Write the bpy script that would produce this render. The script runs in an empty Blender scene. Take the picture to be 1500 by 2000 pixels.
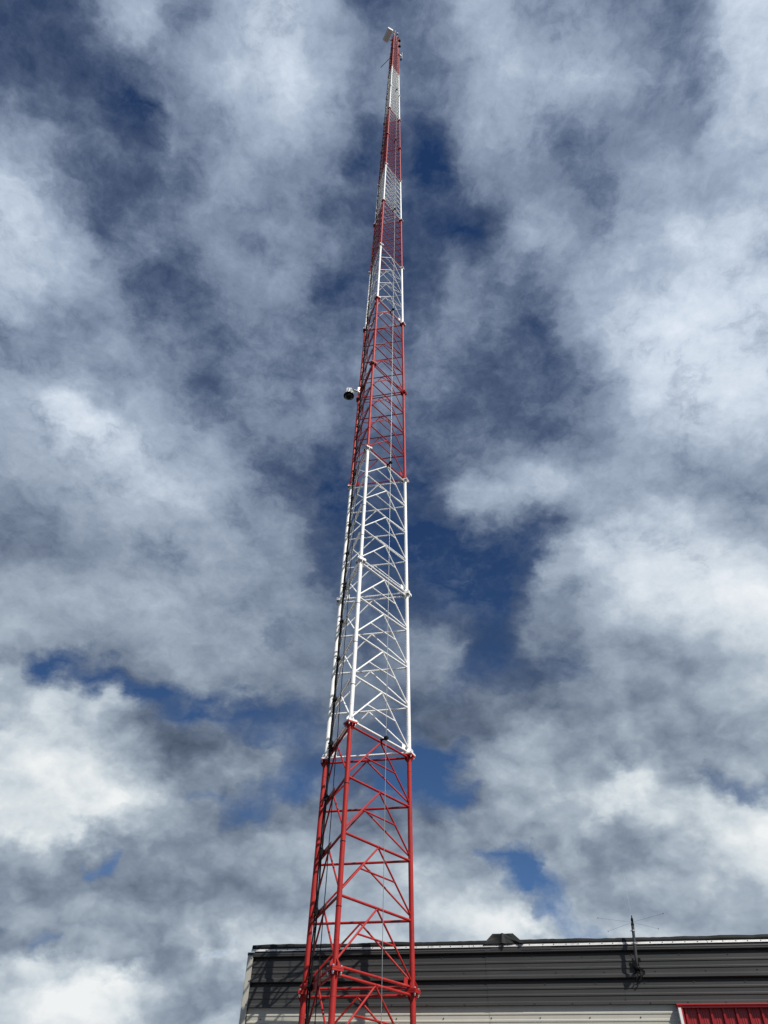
import bpy, math, random
from mathutils import Vector, Matrix
R = math.radians
scene = bpy.context.scene
COL = scene.collection

# ------------------------------------------------------------------ camera
cam_data = bpy.data.cameras.new("camera")
cam = bpy.data.objects.new("camera", cam_data)
COL.objects.link(cam)
PITCH, ROLL, FOC = 43.754, -1.832, 1423.55          # degrees, degrees, pixels of a 1500x2000 picture
fwd = Vector((0, math.cos(R(PITCH)), math.sin(R(PITCH))))
up0 = Vector((0, -math.sin(R(PITCH)), math.cos(R(PITCH))))
rt0 = Vector((1, 0, 0))
cr, sr = math.cos(R(ROLL)), math.sin(R(ROLL))
up = cr * up0 + sr * rt0
rt = cr * rt0 - sr * up0
cam.matrix_world = Matrix(((rt.x, up.x, -fwd.x, 0), (rt.y, up.y, -fwd.y, 0), (rt.z, up.z, -fwd.z, 0), (0, 0, 0, 1)))
cam_data.sensor_fit = 'VERTICAL'
cam_data.sensor_height = 24.0
cam_data.lens = 24.0 * FOC / 2000.0
cam_data.clip_start = 0.05
cam_data.clip_end = 5000
scene.camera = cam

# ------------------------------------------------------------------ light
SUN_EL, SUN_AZ = 47.0, 39.5        # degrees; azimuth measured from straight behind the camera to the right
sun_to = Vector((math.sin(R(SUN_AZ)) * math.cos(R(SUN_EL)), -math.cos(R(SUN_AZ)) * math.cos(R(SUN_EL)), math.sin(R(SUN_EL))))
sd = bpy.data.lights.new("sun", 'SUN')
sd.energy = 4.8
sd.angle = R(0.53)
sd.color = (1.0, 0.95, 0.87)
sun = bpy.data.objects.new("sun", sd)
COL.objects.link(sun)
sun.rotation_euler = (-sun_to).to_track_quat('-Z', 'Y').to_euler()
sun.location = sun_to * 60

scene.view_settings.view_transform = 'Standard'
scene.view_settings.look = 'None'
scene.view_settings.gamma = 1.0
scene.view_settings.use_curve_mapping = False
scene.view_settings.exposure = 0.0

# ------------------------------------------------------------------ sky: clear Nishita air with broken cloud over it
# The cloud cover is a function of direction only (a sky map seen from any place), coarse layout below,
# broken up by several octaves of noise.
CLOUD_COVER = [
    [43, 43, 43, 43, 43, 43, 43, 43, 43, 43, 43, 43, 43, 43, 36, 62, 99, 99, 99, 99, 99, 99, 99, 45, 67, 83, 99, 99, 99, 99, 96, 88, 99, 99, 99, 99, 99, 99, 99, 99, 99, 99, 99, 99, 99, 99, 99, 99, 99],
    [43, 43, 43, 43, 43, 43, 43, 43, 43, 43, 43, 43, 43, 43, 37, 68, 99, 99, 99, 99, 99, 99, 99, 46, 67, 79, 99, 99, 99, 99, 99, 90, 93, 99, 99, 99, 99, 99, 99, 99, 99, 99, 99, 99, 99, 99, 99, 99, 99],
    [43, 43, 43, 43, 43, 43, 43, 43, 43, 43, 43, 43, 43, 40, 43, 76, 99, 99, 99, 99, 99, 99, 99, 47, 66, 76, 99, 99, 99, 99, 99, 91, 86, 99, 99, 99, 99, 99, 99, 99, 99, 99, 99, 99, 99, 99, 99, 99, 99],
    [43, 43, 43, 43, 43, 43, 43, 43, 43, 43, 43, 43, 43, 36, 54, 89, 99, 99, 99, 99, 99, 99, 99, 48, 66, 74, 99, 99, 99, 99, 99, 93, 88, 99, 99, 99, 99, 99, 99, 99, 99, 99, 99, 99, 99, 99, 99, 99, 99],
    [43, 43, 43, 43, 43, 43, 43, 43, 43, 43, 43, 43, 43, 36, 63, 98, 99, 99, 99, 99, 99, 99, 99, 49, 65, 73, 99, 99, 99, 99, 99, 96, 89, 96, 99, 99, 99, 99, 99, 99, 99, 99, 99, 99, 99, 99, 99, 99, 99],
    [37, 36, 36, 37, 38, 39, 40, 41, 43, 44, 45, 46, 46, 54, 68, 99, 99, 99, 99, 99, 99, 99, 99, 77, 67, 71, 99, 99, 99, 99, 99, 99, 98, 77, 79, 99, 99, 99, 99, 99, 99, 99, 99, 99, 99, 99, 99, 99, 99],
    [72, 68, 64, 61, 59, 56, 54, 53, 51, 49, 47, 46, 45, 56, 48, 53, 88, 99, 99, 99, 99, 99, 99, 97, 74, 64, 97, 99, 99, 99, 99, 99, 87, 77, 80, 99, 99, 99, 99, 99, 99, 99, 99, 99, 99, 99, 99, 99, 99],
    [99, 99, 98, 97, 95, 93, 91, 89, 86, 84, 82, 81, 79, 73, 49, 10, 79, 99, 99, 99, 99, 99, 99, 88, 73, 46, 93, 99, 96, 90, 99, 99, 94, 93, 99, 99, 99, 99, 99, 99, 99, 99, 99, 99, 99, 99, 99, 99, 99],
    [99, 99, 99, 99, 99, 99, 99, 99, 99, 99, 99, 99, 99, 87, 65, 42, 76, 99, 99, 99, 99, 99, 99, 47, 63, 30, 86, 99, 99, 98, 72, 82, 98, 99, 99, 99, 99, 99, 99, 99, 99, 99, 99, 99, 99, 99, 99, 99, 99],
    [99, 99, 99, 99, 99, 99, 99, 99, 99, 99, 99, 99, 99, 90, 72, 61, 80, 97, 99, 99, 98, 92, 77, 14, 53, 3, 77, 97, 98, 99, 93, 73, 98, 99, 99, 99, 99, 99, 99, 99, 99, 99, 99, 99, 99, 99, 99, 99, 99],
    [99, 99, 99, 99, 99, 99, 99, 99, 99, 99, 99, 99, 99, 98, 65, 66, 84, 98, 99, 99, 96, 88, 71, 48, 51, 29, 36, 79, 96, 99, 99, 99, 99, 99, 99, 99, 99, 99, 99, 99, 99, 99, 99, 99, 99, 99, 99, 99, 99],
    [99, 99, 99, 99, 99, 99, 99, 99, 99, 99, 99, 99, 99, 96, 59, 70, 89, 97, 99, 99, 99, 95, 76, 62, 53, 31, 18, 36, 90, 99, 99, 99, 99, 99, 99, 99, 99, 99, 99, 99, 99, 99, 99, 99, 99, 99, 99, 99, 99],
    [82, 96, 99, 99, 99, 99, 99, 99, 99, 99, 99, 99, 99, 99, 83, 73, 77, 90, 99, 99, 99, 92, 72, 59, 46, 47, 60, 70, 94, 82, 99, 99, 99, 99, 99, 99, 99, 99, 99, 99, 99, 99, 99, 99, 99, 99, 99, 99, 99],
    [97, 98, 93, 77, 69, 73, 84, 94, 98, 99, 99, 99, 99, 99, 81, 51, 66, 85, 99, 99, 99, 86, 22, 31, 43, 47, 72, 93, 81, 70, 88, 99, 99, 99, 99, 99, 99, 99, 99, 99, 99, 99, 99, 99, 99, 99, 99, 99, 99],
    [99, 98, 97, 96, 96, 97, 98, 98, 95, 90, 78, 97, 99, 99, 88, 60, 62, 76, 86, 94, 97, 83, 58, 50, 55, 63, 76, 83, 80, 50, 46, 98, 99, 99, 99, 99, 99, 99, 99, 99, 99, 99, 99, 99, 99, 99, 99, 99, 99],
    [99, 99, 99, 99, 99, 99, 98, 98, 97, 96, 92, 92, 98, 99, 97, 78, 61, 72, 75, 85, 89, 79, 58, 51, 61, 67, 79, 78, 76, 65, 61, 88, 99, 99, 99, 99, 99, 99, 99, 99, 99, 99, 99, 99, 99, 99, 99, 99, 99],
    [99, 99, 99, 99, 99, 99, 99, 99, 99, 99, 99, 99, 99, 99, 99, 99, 95, 82, 77, 79, 79, 72, 68, 70, 73, 77, 79, 74, 68, 57, 51, 61, 90, 99, 99, 99, 99, 99, 99, 99, 99, 99, 99, 99, 99, 99, 99, 99, 99],
    [99, 99, 99, 99, 99, 99, 99, 99, 99, 99, 99, 99, 99, 99, 99, 99, 77, 68, 80, 80, 85, 83, 74, 75, 78, 77, 76, 72, 68, 63, 59, 72, 93, 99, 99, 99, 99, 99, 99, 99, 99, 99, 99, 99, 99, 99, 99, 99, 99],
    [99, 99, 99, 99, 99, 99, 99, 99, 99, 99, 99, 99, 99, 99, 99, 99, 86, 84, 95, 94, 95, 95, 92, 83, 75, 68, 62, 67, 75, 74, 71, 80, 96, 99, 99, 99, 99, 99, 99, 99, 99, 99, 99, 99, 99, 99, 99, 99, 99],
    [98, 99, 99, 99, 99, 99, 99, 99, 99, 99, 99, 99, 99, 99, 99, 99, 99, 99, 99, 99, 99, 88, 66, 86, 71, 34, 53, 67, 84, 87, 89, 96, 99, 99, 99, 99, 99, 99, 99, 99, 99, 99, 99, 99, 99, 99, 99, 99, 99],
    [87, 89, 93, 97, 99, 99, 99, 99, 99, 99, 99, 99, 99, 99, 99, 99, 99, 99, 91, 56, 69, 53, 23, 64, 56, 21, 55, 80, 99, 99, 99, 99, 99, 99, 99, 99, 99, 99, 99, 99, 99, 99, 99, 99, 99, 99, 99, 99, 99],
    [99, 96, 91, 87, 88, 90, 93, 96, 98, 99, 99, 99, 99, 99, 99, 99, 99, 99, 96, 71, 57, 50, 8, 36, 43, 11, 40, 88, 99, 99, 99, 99, 99, 99, 99, 99, 99, 99, 99, 99, 99, 99, 99, 99, 99, 99, 99, 99, 99],
    [99, 99, 99, 99, 98, 95, 91, 88, 87, 89, 99, 99, 99, 99, 99, 99, 99, 99, 99, 98, 81, 59, 13, 36, 37, 27, 38, 60, 82, 87, 76, 67, 98, 99, 99, 99, 99, 99, 99, 99, 99, 99, 99, 99, 99, 99, 99, 99, 99],
    [99, 99, 99, 99, 99, 99, 99, 99, 99, 98, 99, 99, 99, 99, 99, 99, 99, 99, 99, 99, 98, 52, 37, 42, 27, 11, 3, 6, 14, 19, 15, 43, 93, 99, 99, 99, 99, 99, 99, 99, 99, 99, 99, 99, 99, 99, 99, 99, 99],
    [99, 99, 99, 99, 99, 99, 99, 99, 99, 99, 99, 99, 99, 99, 99, 99, 99, 99, 99, 99, 99, 45, 34, 47, 29, 11, 3, 4, 9, 12, 29, 86, 98, 99, 99, 99, 99, 99, 99, 99, 99, 99, 99, 99, 99, 99, 99, 99, 99],
    [59, 94, 98, 99, 99, 99, 99, 99, 99, 99, 99, 99, 99, 99, 99, 99, 99, 99, 99, 99, 99, 50, 43, 58, 44, 35, 19, 4, 1, 1, 30, 80, 98, 99, 99, 99, 99, 99, 99, 99, 99, 99, 99, 99, 99, 99, 99, 98, 95],
    [96, 61, 22, 59, 91, 98, 99, 99, 99, 99, 99, 99, 99, 99, 99, 99, 99, 99, 99, 98, 97, 87, 78, 66, 52, 45, 35, 17, 8, 7, 45, 81, 98, 99, 99, 99, 99, 99, 99, 99, 99, 99, 99, 99, 99, 98, 92, 82, 77],
    [99, 99, 99, 96, 67, 23, 34, 71, 87, 96, 98, 98, 99, 99, 99, 99, 99, 99, 97, 76, 71, 91, 86, 75, 64, 66, 72, 69, 48, 33, 58, 87, 98, 99, 99, 99, 99, 99, 99, 99, 99, 99, 98, 95, 87, 79, 76, 78, 87],
    [99, 99, 99, 99, 99, 99, 99, 91, 40, 5, 21, 81, 93, 98, 99, 99, 99, 99, 88, 65, 69, 93, 92, 84, 76, 83, 94, 93, 65, 37, 60, 87, 83, 73, 94, 99, 99, 99, 99, 99, 98, 87, 80, 77, 77, 80, 90, 97, 98],
    [99, 99, 99, 99, 99, 99, 99, 99, 99, 99, 78, 16, 28, 87, 99, 99, 99, 99, 99, 94, 91, 96, 94, 90, 84, 86, 85, 66, 45, 39, 51, 66, 82, 97, 99, 99, 99, 99, 99, 99, 96, 76, 78, 85, 94, 98, 97, 72, 22],
    [99, 99, 99, 99, 99, 99, 99, 99, 99, 99, 99, 98, 67, 8, 20, 72, 81, 83, 93, 97, 98, 97, 97, 95, 93, 90, 88, 76, 63, 78, 85, 90, 97, 99, 99, 99, 99, 99, 99, 99, 99, 94, 97, 98, 93, 54, 23, 45, 85],
    [99, 99, 99, 99, 99, 99, 99, 99, 99, 99, 97, 97, 97, 80, 30, 11, 15, 22, 26, 37, 55, 75, 92, 97, 90, 79, 84, 84, 90, 98, 99, 99, 99, 99, 99, 99, 99, 99, 99, 99, 99, 96, 73, 31, 26, 55, 89, 98, 99],
    [99, 99, 99, 99, 99, 99, 99, 99, 99, 99, 98, 96, 95, 97, 89, 85, 82, 62, 46, 35, 33, 43, 74, 87, 66, 57, 70, 75, 89, 85, 74, 98, 99, 99, 99, 99, 99, 99, 98, 81, 62, 44, 44, 74, 95, 99, 99, 99, 99],
    [99, 99, 99, 99, 99, 99, 99, 99, 99, 99, 99, 99, 99, 99, 98, 96, 98, 99, 96, 78, 50, 41, 46, 66, 68, 54, 26, 7, 14, 54, 81, 85, 87, 95, 99, 99, 99, 99, 99, 99, 97, 96, 98, 99, 99, 99, 99, 99, 99],
    [99, 99, 99, 99, 99, 99, 99, 99, 99, 99, 99, 99, 99, 99, 99, 99, 99, 95, 76, 44, 27, 28, 38, 58, 44, 16, 8, 13, 39, 78, 95, 99, 99, 99, 99, 99, 99, 99, 99, 99, 99, 99, 99, 99, 99, 99, 99, 99, 99],
    [99, 99, 99, 99, 99, 99, 99, 99, 99, 99, 99, 99, 99, 95, 84, 55, 41, 55, 56, 33, 27, 37, 66, 68, 29, 7, 7, 12, 17, 35, 88, 99, 99, 99, 99, 99, 99, 99, 99, 99, 99, 99, 99, 99, 99, 99, 99, 99, 99],
    [99, 99, 99, 99, 99, 99, 99, 99, 99, 99, 99, 99, 99, 97, 91, 88, 77, 50, 40, 55, 81, 92, 97, 94, 82, 72, 72, 69, 69, 88, 98, 99, 99, 99, 99, 99, 99, 99, 99, 99, 99, 99, 99, 99, 99, 99, 99, 99, 99],
    [66, 91, 99, 99, 99, 99, 99, 99, 99, 99, 46, 34, 96, 99, 99, 99, 99, 99, 99, 99, 99, 99, 99, 99, 99, 99, 99, 98, 80, 91, 91, 81, 84, 96, 91, 99, 99, 99, 99, 99, 99, 99, 99, 99, 99, 99, 99, 99, 99],
    [99, 94, 68, 75, 96, 99, 99, 99, 99, 99, 99, 92, 93, 99, 99, 99, 99, 99, 99, 99, 99, 99, 99, 99, 99, 99, 99, 98, 97, 74, 27, 11, 9, 54, 77, 95, 98, 99, 99, 99, 99, 99, 99, 99, 99, 99, 99, 99, 99],
    [99, 99, 99, 98, 86, 65, 76, 96, 99, 99, 99, 99, 99, 99, 99, 99, 99, 99, 99, 99, 99, 99, 99, 99, 99, 98, 95, 94, 95, 94, 77, 37, 21, 23, 52, 90, 94, 97, 99, 99, 99, 99, 99, 99, 99, 99, 99, 99, 99],
    [99, 99, 99, 99, 99, 99, 98, 74, 63, 94, 99, 99, 99, 99, 99, 99, 99, 99, 99, 99, 99, 99, 99, 99, 99, 97, 95, 94, 95, 96, 97, 91, 79, 45, 45, 44, 84, 98, 99, 99, 99, 99, 99, 99, 99, 99, 99, 99, 99],
    [99, 99, 99, 99, 99, 99, 99, 99, 95, 87, 91, 99, 99, 99, 99, 99, 99, 99, 99, 99, 99, 99, 99, 99, 99, 99, 98, 98, 98, 99, 99, 99, 97, 93, 97, 99, 99, 99, 99, 99, 99, 99, 99, 99, 99, 99, 99, 99, 99],
    [99, 99, 99, 99, 99, 99, 99, 99, 99, 99, 99, 99, 99, 99, 98, 79, 59, 64, 87, 98, 99, 99, 99, 99, 99, 99, 99, 99, 99, 99, 99, 99, 99, 99, 99, 99, 99, 99, 99, 99, 99, 99, 99, 99, 99, 99, 99, 99, 99],
    [99, 99, 99, 99, 99, 99, 99, 99, 99, 99, 99, 99, 99, 99, 99, 99, 99, 99, 99, 99, 99, 99, 99, 99, 99, 99, 99, 99, 99, 99, 99, 99, 99, 99, 99, 99, 99, 99, 99, 99, 99, 99, 99, 99, 99, 99, 99, 99, 99],
    [99, 99, 99, 99, 99, 99, 99, 99, 99, 99, 99, 99, 99, 99, 99, 99, 99, 99, 99, 99, 99, 99, 99, 99, 99, 99, 99, 99, 99, 99, 99, 99, 99, 99, 99, 99, 99, 99, 99, 99, 99, 99, 99, 99, 99, 99, 99, 99, 99],
    [99, 99, 99, 99, 99, 99, 99, 99, 99, 99, 99, 99, 99, 99, 99, 99, 99, 99, 99, 99, 99, 99, 99, 99, 99, 99, 99, 99, 99, 99, 99, 99, 99, 99, 99, 99, 99, 99, 99, 99, 99, 99, 99, 99, 99, 99, 99, 99, 99],
    [99, 99, 99, 99, 99, 99, 99, 99, 99, 99, 99, 99, 99, 99, 99, 99, 99, 99, 99, 99, 99, 99, 99, 99, 99, 99, 99, 99, 99, 99, 99, 99, 99, 99, 99, 99, 99, 99, 99, 99, 99, 99, 99, 99, 99, 99, 99, 99, 99],
    [99, 99, 99, 99, 99, 99, 99, 99, 99, 99, 99, 99, 99, 99, 99, 99, 99, 99, 99, 99, 99, 99, 99, 99, 99, 99, 99, 99, 99, 99, 99, 99, 99, 99, 99, 99, 99, 99, 99, 99, 99, 99, 99, 99, 99, 99, 99, 99, 99],
    [99, 99, 99, 99, 99, 99, 99, 99, 99, 99, 99, 99, 99, 99, 99, 99, 99, 99, 99, 99, 99, 99, 99, 99, 99, 99, 99, 99, 99, 99, 99, 99, 99, 99, 99, 99, 99, 99, 99, 99, 99, 99, 99, 99, 99, 99, 99, 99, 99],
    [99, 99, 99, 99, 99, 99, 99, 99, 99, 99, 99, 99, 99, 99, 99, 99, 99, 99, 99, 99, 99, 99, 99, 99, 99, 99, 99, 99, 99, 99, 99, 99, 99, 99, 99, 99, 99, 99, 99, 99, 99, 99, 99, 99, 99, 99, 99, 99, 99],
]
CLOUD_LIGHT = [
    [40, 40, 40, 40, 40, 40, 40, 40, 40, 40, 40, 40, 40, 40, 40, 44, 53, 63, 55, 63, 71, 72, 57, 44, 45, 48, 67, 61, 57, 58, 50, 49, 56, 76, 76, 76, 76, 76, 76, 76, 76, 76, 76, 76, 76, 76, 76, 76, 76],
    [40, 40, 40, 40, 40, 40, 40, 40, 40, 40, 40, 40, 40, 40, 40, 45, 59, 61, 56, 64, 72, 71, 56, 44, 44, 47, 65, 63, 57, 59, 51, 49, 49, 73, 76, 76, 76, 76, 76, 76, 76, 76, 76, 76, 76, 76, 76, 76, 76],
    [40, 40, 40, 40, 40, 40, 40, 40, 40, 40, 40, 40, 40, 40, 41, 46, 63, 59, 57, 65, 73, 70, 56, 44, 44, 46, 63, 64, 57, 58, 54, 49, 48, 65, 76, 76, 76, 76, 76, 76, 76, 76, 76, 76, 76, 76, 76, 76, 76],
    [40, 40, 40, 40, 40, 40, 40, 40, 40, 40, 40, 40, 40, 40, 43, 49, 65, 57, 58, 66, 73, 69, 56, 44, 44, 46, 61, 66, 57, 58, 56, 49, 48, 57, 76, 76, 76, 76, 76, 76, 76, 76, 76, 76, 76, 76, 76, 76, 76],
    [40, 40, 40, 40, 40, 40, 40, 40, 40, 40, 40, 40, 40, 40, 44, 52, 64, 56, 59, 66, 74, 68, 56, 44, 44, 46, 59, 67, 58, 58, 57, 50, 49, 50, 73, 76, 76, 76, 76, 76, 76, 76, 75, 75, 75, 74, 73, 73, 72],
    [40, 40, 40, 40, 40, 40, 40, 40, 40, 40, 40, 40, 40, 41, 45, 61, 66, 55, 61, 67, 75, 68, 56, 47, 44, 46, 56, 67, 60, 59, 61, 54, 50, 48, 61, 74, 74, 73, 73, 73, 72, 72, 72, 72, 72, 72, 72, 72, 72],
    [46, 45, 44, 43, 43, 42, 42, 42, 41, 41, 41, 41, 41, 42, 42, 43, 49, 56, 66, 72, 76, 70, 63, 50, 47, 45, 51, 62, 64, 67, 71, 65, 57, 49, 55, 72, 72, 72, 72, 72, 72, 72, 72, 72, 72, 71, 71, 70, 69],
    [58, 56, 54, 52, 51, 50, 50, 49, 49, 48, 48, 48, 47, 46, 41, 49, 47, 54, 62, 67, 71, 66, 59, 49, 46, 43, 49, 62, 62, 60, 57, 53, 49, 49, 53, 70, 72, 71, 71, 71, 70, 69, 68, 68, 67, 66, 66, 66, 67],
    [74, 73, 72, 71, 69, 68, 67, 65, 64, 63, 61, 60, 57, 49, 45, 38, 46, 51, 56, 59, 63, 58, 52, 43, 44, 43, 48, 60, 59, 57, 51, 50, 50, 53, 56, 65, 67, 67, 66, 66, 66, 66, 67, 68, 69, 70, 71, 73, 74],
    [74, 74, 74, 74, 74, 74, 74, 74, 74, 74, 74, 74, 66, 49, 46, 43, 47, 50, 58, 56, 50, 49, 47, 46, 41, 53, 47, 50, 50, 51, 50, 50, 55, 59, 59, 59, 68, 68, 69, 70, 71, 72, 73, 74, 74, 75, 75, 74, 68],
    [73, 74, 74, 74, 74, 74, 74, 74, 74, 74, 74, 74, 65, 53, 46, 45, 48, 50, 57, 54, 50, 48, 46, 41, 40, 40, 41, 47, 50, 58, 55, 51, 59, 64, 69, 71, 73, 74, 74, 75, 75, 75, 75, 71, 66, 65, 72, 79, 80],
    [72, 73, 73, 73, 73, 73, 73, 73, 73, 73, 74, 74, 68, 59, 46, 46, 49, 50, 52, 54, 56, 50, 47, 43, 41, 39, 44, 41, 49, 61, 59, 55, 61, 67, 71, 73, 76, 70, 67, 65, 66, 71, 77, 80, 80, 79, 79, 79, 79],
    [59, 65, 68, 70, 71, 72, 72, 72, 72, 73, 73, 72, 69, 59, 48, 46, 47, 49, 52, 54, 55, 49, 46, 42, 40, 40, 43, 46, 49, 50, 53, 61, 64, 64, 68, 75, 79, 80, 80, 80, 80, 79, 79, 79, 79, 79, 80, 80, 80],
    [53, 53, 52, 52, 53, 56, 60, 64, 66, 68, 69, 68, 63, 56, 48, 45, 44, 48, 52, 53, 53, 48, 42, 40, 39, 41, 45, 49, 50, 48, 48, 59, 65, 74, 78, 80, 80, 79, 79, 79, 79, 80, 80, 80, 80, 80, 80, 81, 80],
    [60, 58, 56, 54, 53, 53, 53, 53, 53, 52, 52, 54, 56, 52, 49, 46, 44, 46, 48, 49, 50, 48, 44, 42, 42, 44, 46, 48, 48, 43, 43, 53, 67, 75, 79, 82, 83, 81, 80, 80, 80, 80, 80, 81, 80, 79, 78, 76, 74],
    [63, 63, 63, 62, 61, 60, 59, 57, 56, 55, 52, 51, 54, 56, 53, 47, 45, 46, 46, 48, 49, 47, 44, 43, 43, 45, 47, 47, 46, 44, 44, 50, 58, 71, 78, 82, 83, 82, 81, 80, 80, 79, 78, 77, 75, 74, 72, 71, 69],
    [65, 64, 64, 63, 63, 63, 63, 63, 62, 62, 63, 59, 56, 55, 54, 52, 50, 48, 47, 47, 47, 45, 45, 45, 46, 46, 47, 46, 45, 45, 45, 47, 50, 62, 73, 78, 81, 79, 77, 76, 75, 74, 73, 72, 70, 68, 65, 61, 58],
    [61, 62, 64, 65, 65, 65, 64, 64, 64, 63, 70, 80, 69, 60, 59, 56, 52, 48, 47, 49, 53, 53, 48, 46, 47, 47, 46, 45, 45, 44, 44, 47, 49, 57, 66, 70, 74, 73, 72, 72, 71, 69, 66, 64, 61, 58, 55, 55, 57],
    [55, 56, 57, 59, 60, 62, 63, 64, 65, 65, 67, 78, 83, 77, 65, 60, 55, 50, 50, 50, 52, 52, 50, 48, 46, 44, 43, 44, 46, 46, 45, 47, 50, 54, 61, 65, 68, 67, 66, 64, 61, 59, 57, 55, 55, 57, 59, 61, 63],
    [50, 52, 53, 54, 55, 56, 57, 58, 59, 60, 64, 71, 74, 77, 71, 63, 59, 54, 52, 52, 52, 52, 47, 48, 45, 40, 41, 44, 48, 48, 49, 51, 53, 56, 59, 59, 58, 57, 56, 55, 55, 56, 57, 59, 61, 63, 65, 67, 71],
    [48, 49, 49, 50, 51, 52, 53, 54, 54, 55, 59, 66, 69, 71, 69, 66, 63, 58, 53, 43, 45, 43, 41, 43, 41, 42, 41, 47, 55, 61, 64, 64, 62, 60, 58, 57, 56, 57, 58, 59, 60, 62, 63, 65, 66, 70, 75, 82, 86],
    [52, 50, 49, 48, 48, 49, 49, 50, 50, 51, 56, 62, 66, 69, 69, 67, 65, 61, 55, 46, 43, 41, 50, 37, 37, 48, 42, 54, 65, 67, 66, 63, 60, 60, 62, 66, 68, 71, 68, 64, 65, 67, 70, 75, 81, 85, 87, 87, 86],
    [61, 60, 56, 53, 51, 49, 49, 48, 48, 48, 51, 55, 58, 62, 62, 63, 62, 59, 55, 51, 48, 42, 47, 35, 34, 38, 38, 48, 54, 53, 48, 45, 52, 62, 73, 78, 79, 80, 78, 76, 77, 82, 85, 87, 87, 87, 86, 84, 81],
    [60, 60, 60, 61, 61, 59, 56, 53, 51, 50, 53, 54, 55, 57, 58, 59, 60, 60, 58, 55, 51, 41, 37, 35, 38, 48, 53, 52, 46, 44, 46, 54, 62, 73, 77, 79, 81, 85, 86, 87, 87, 87, 87, 86, 85, 83, 80, 78, 76],
    [63, 62, 61, 61, 60, 60, 60, 61, 61, 62, 61, 59, 58, 57, 58, 59, 59, 59, 58, 55, 52, 41, 39, 37, 36, 48, 54, 53, 50, 48, 43, 64, 64, 69, 72, 78, 81, 82, 83, 86, 86, 85, 83, 81, 79, 78, 75, 73, 70],
    [55, 61, 63, 63, 62, 62, 61, 60, 60, 60, 62, 62, 60, 61, 59, 59, 58, 57, 56, 54, 51, 41, 39, 41, 35, 34, 43, 53, 55, 55, 44, 56, 54, 66, 70, 74, 75, 74, 74, 78, 80, 79, 78, 76, 74, 71, 69, 66, 64],
    [69, 57, 49, 55, 61, 62, 63, 63, 62, 61, 59, 59, 58, 61, 63, 61, 58, 57, 55, 53, 51, 48, 46, 43, 38, 35, 35, 44, 50, 51, 40, 50, 51, 58, 61, 63, 63, 63, 64, 69, 75, 74, 72, 69, 67, 65, 62, 58, 56],
    [68, 63, 67, 69, 59, 49, 51, 57, 60, 60, 57, 57, 58, 59, 62, 63, 60, 58, 56, 50, 48, 49, 48, 45, 42, 43, 45, 44, 36, 34, 40, 49, 52, 54, 55, 55, 56, 56, 58, 63, 68, 67, 66, 64, 60, 57, 55, 54, 55],
    [77, 76, 73, 67, 63, 66, 70, 67, 55, 52, 48, 50, 53, 56, 60, 61, 61, 60, 57, 51, 48, 49, 48, 46, 44, 47, 55, 56, 44, 34, 42, 49, 49, 49, 52, 54, 54, 55, 56, 59, 63, 60, 57, 56, 55, 54, 56, 58, 58],
    [84, 81, 79, 77, 76, 74, 69, 65, 69, 74, 63, 50, 43, 48, 54, 57, 57, 57, 55, 52, 50, 49, 48, 46, 44, 45, 50, 49, 43, 41, 42, 42, 48, 55, 51, 52, 52, 54, 55, 57, 59, 55, 54, 55, 57, 59, 58, 53, 46],
    [83, 84, 84, 84, 81, 79, 78, 77, 75, 70, 66, 71, 63, 50, 46, 49, 53, 53, 52, 51, 50, 49, 48, 46, 44, 44, 43, 42, 41, 42, 42, 43, 45, 52, 56, 56, 54, 54, 54, 55, 57, 58, 58, 58, 57, 49, 49, 67, 78],
    [80, 81, 83, 83, 84, 84, 84, 83, 81, 78, 73, 64, 51, 44, 42, 48, 46, 42, 40, 42, 46, 47, 46, 45, 44, 44, 42, 42, 43, 44, 46, 52, 59, 60, 58, 55, 54, 54, 55, 57, 60, 59, 53, 46, 55, 71, 79, 82, 84],
    [81, 80, 80, 80, 82, 83, 83, 84, 84, 82, 77, 66, 59, 52, 44, 43, 42, 41, 42, 45, 45, 43, 43, 43, 45, 46, 43, 41, 44, 47, 51, 57, 60, 59, 58, 58, 59, 67, 65, 62, 59, 63, 67, 75, 80, 83, 84, 84, 81],
    [72, 78, 81, 81, 80, 80, 80, 81, 83, 80, 78, 70, 62, 55, 47, 45, 45, 46, 48, 50, 47, 44, 43, 42, 42, 43, 42, 51, 47, 48, 55, 60, 62, 61, 62, 64, 80, 83, 70, 70, 75, 81, 83, 83, 84, 84, 80, 75, 72],
    [56, 61, 69, 74, 79, 81, 81, 81, 83, 80, 80, 78, 72, 65, 57, 53, 51, 50, 49, 48, 48, 46, 43, 42, 39, 45, 50, 47, 41, 48, 52, 55, 59, 62, 65, 68, 79, 70, 69, 71, 80, 84, 84, 83, 79, 74, 72, 70, 69],
    [57, 59, 57, 57, 63, 69, 74, 77, 79, 81, 86, 85, 76, 65, 60, 56, 52, 51, 50, 47, 47, 45, 44, 42, 39, 51, 51, 48, 45, 45, 52, 56, 60, 63, 67, 79, 67, 60, 66, 68, 72, 76, 74, 73, 71, 70, 69, 69, 68],
    [59, 61, 58, 58, 59, 57, 56, 58, 61, 61, 62, 62, 61, 59, 56, 56, 55, 52, 51, 51, 51, 49, 47, 46, 45, 43, 44, 44, 47, 52, 55, 58, 60, 63, 69, 67, 58, 60, 62, 63, 65, 69, 70, 70, 69, 69, 68, 68, 68],
    [47, 54, 57, 60, 60, 57, 58, 57, 55, 55, 51, 51, 56, 54, 52, 53, 55, 56, 58, 59, 58, 55, 54, 52, 50, 50, 51, 52, 55, 56, 58, 59, 60, 62, 63, 59, 57, 58, 61, 62, 63, 67, 68, 68, 68, 68, 68, 67, 66],
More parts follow.
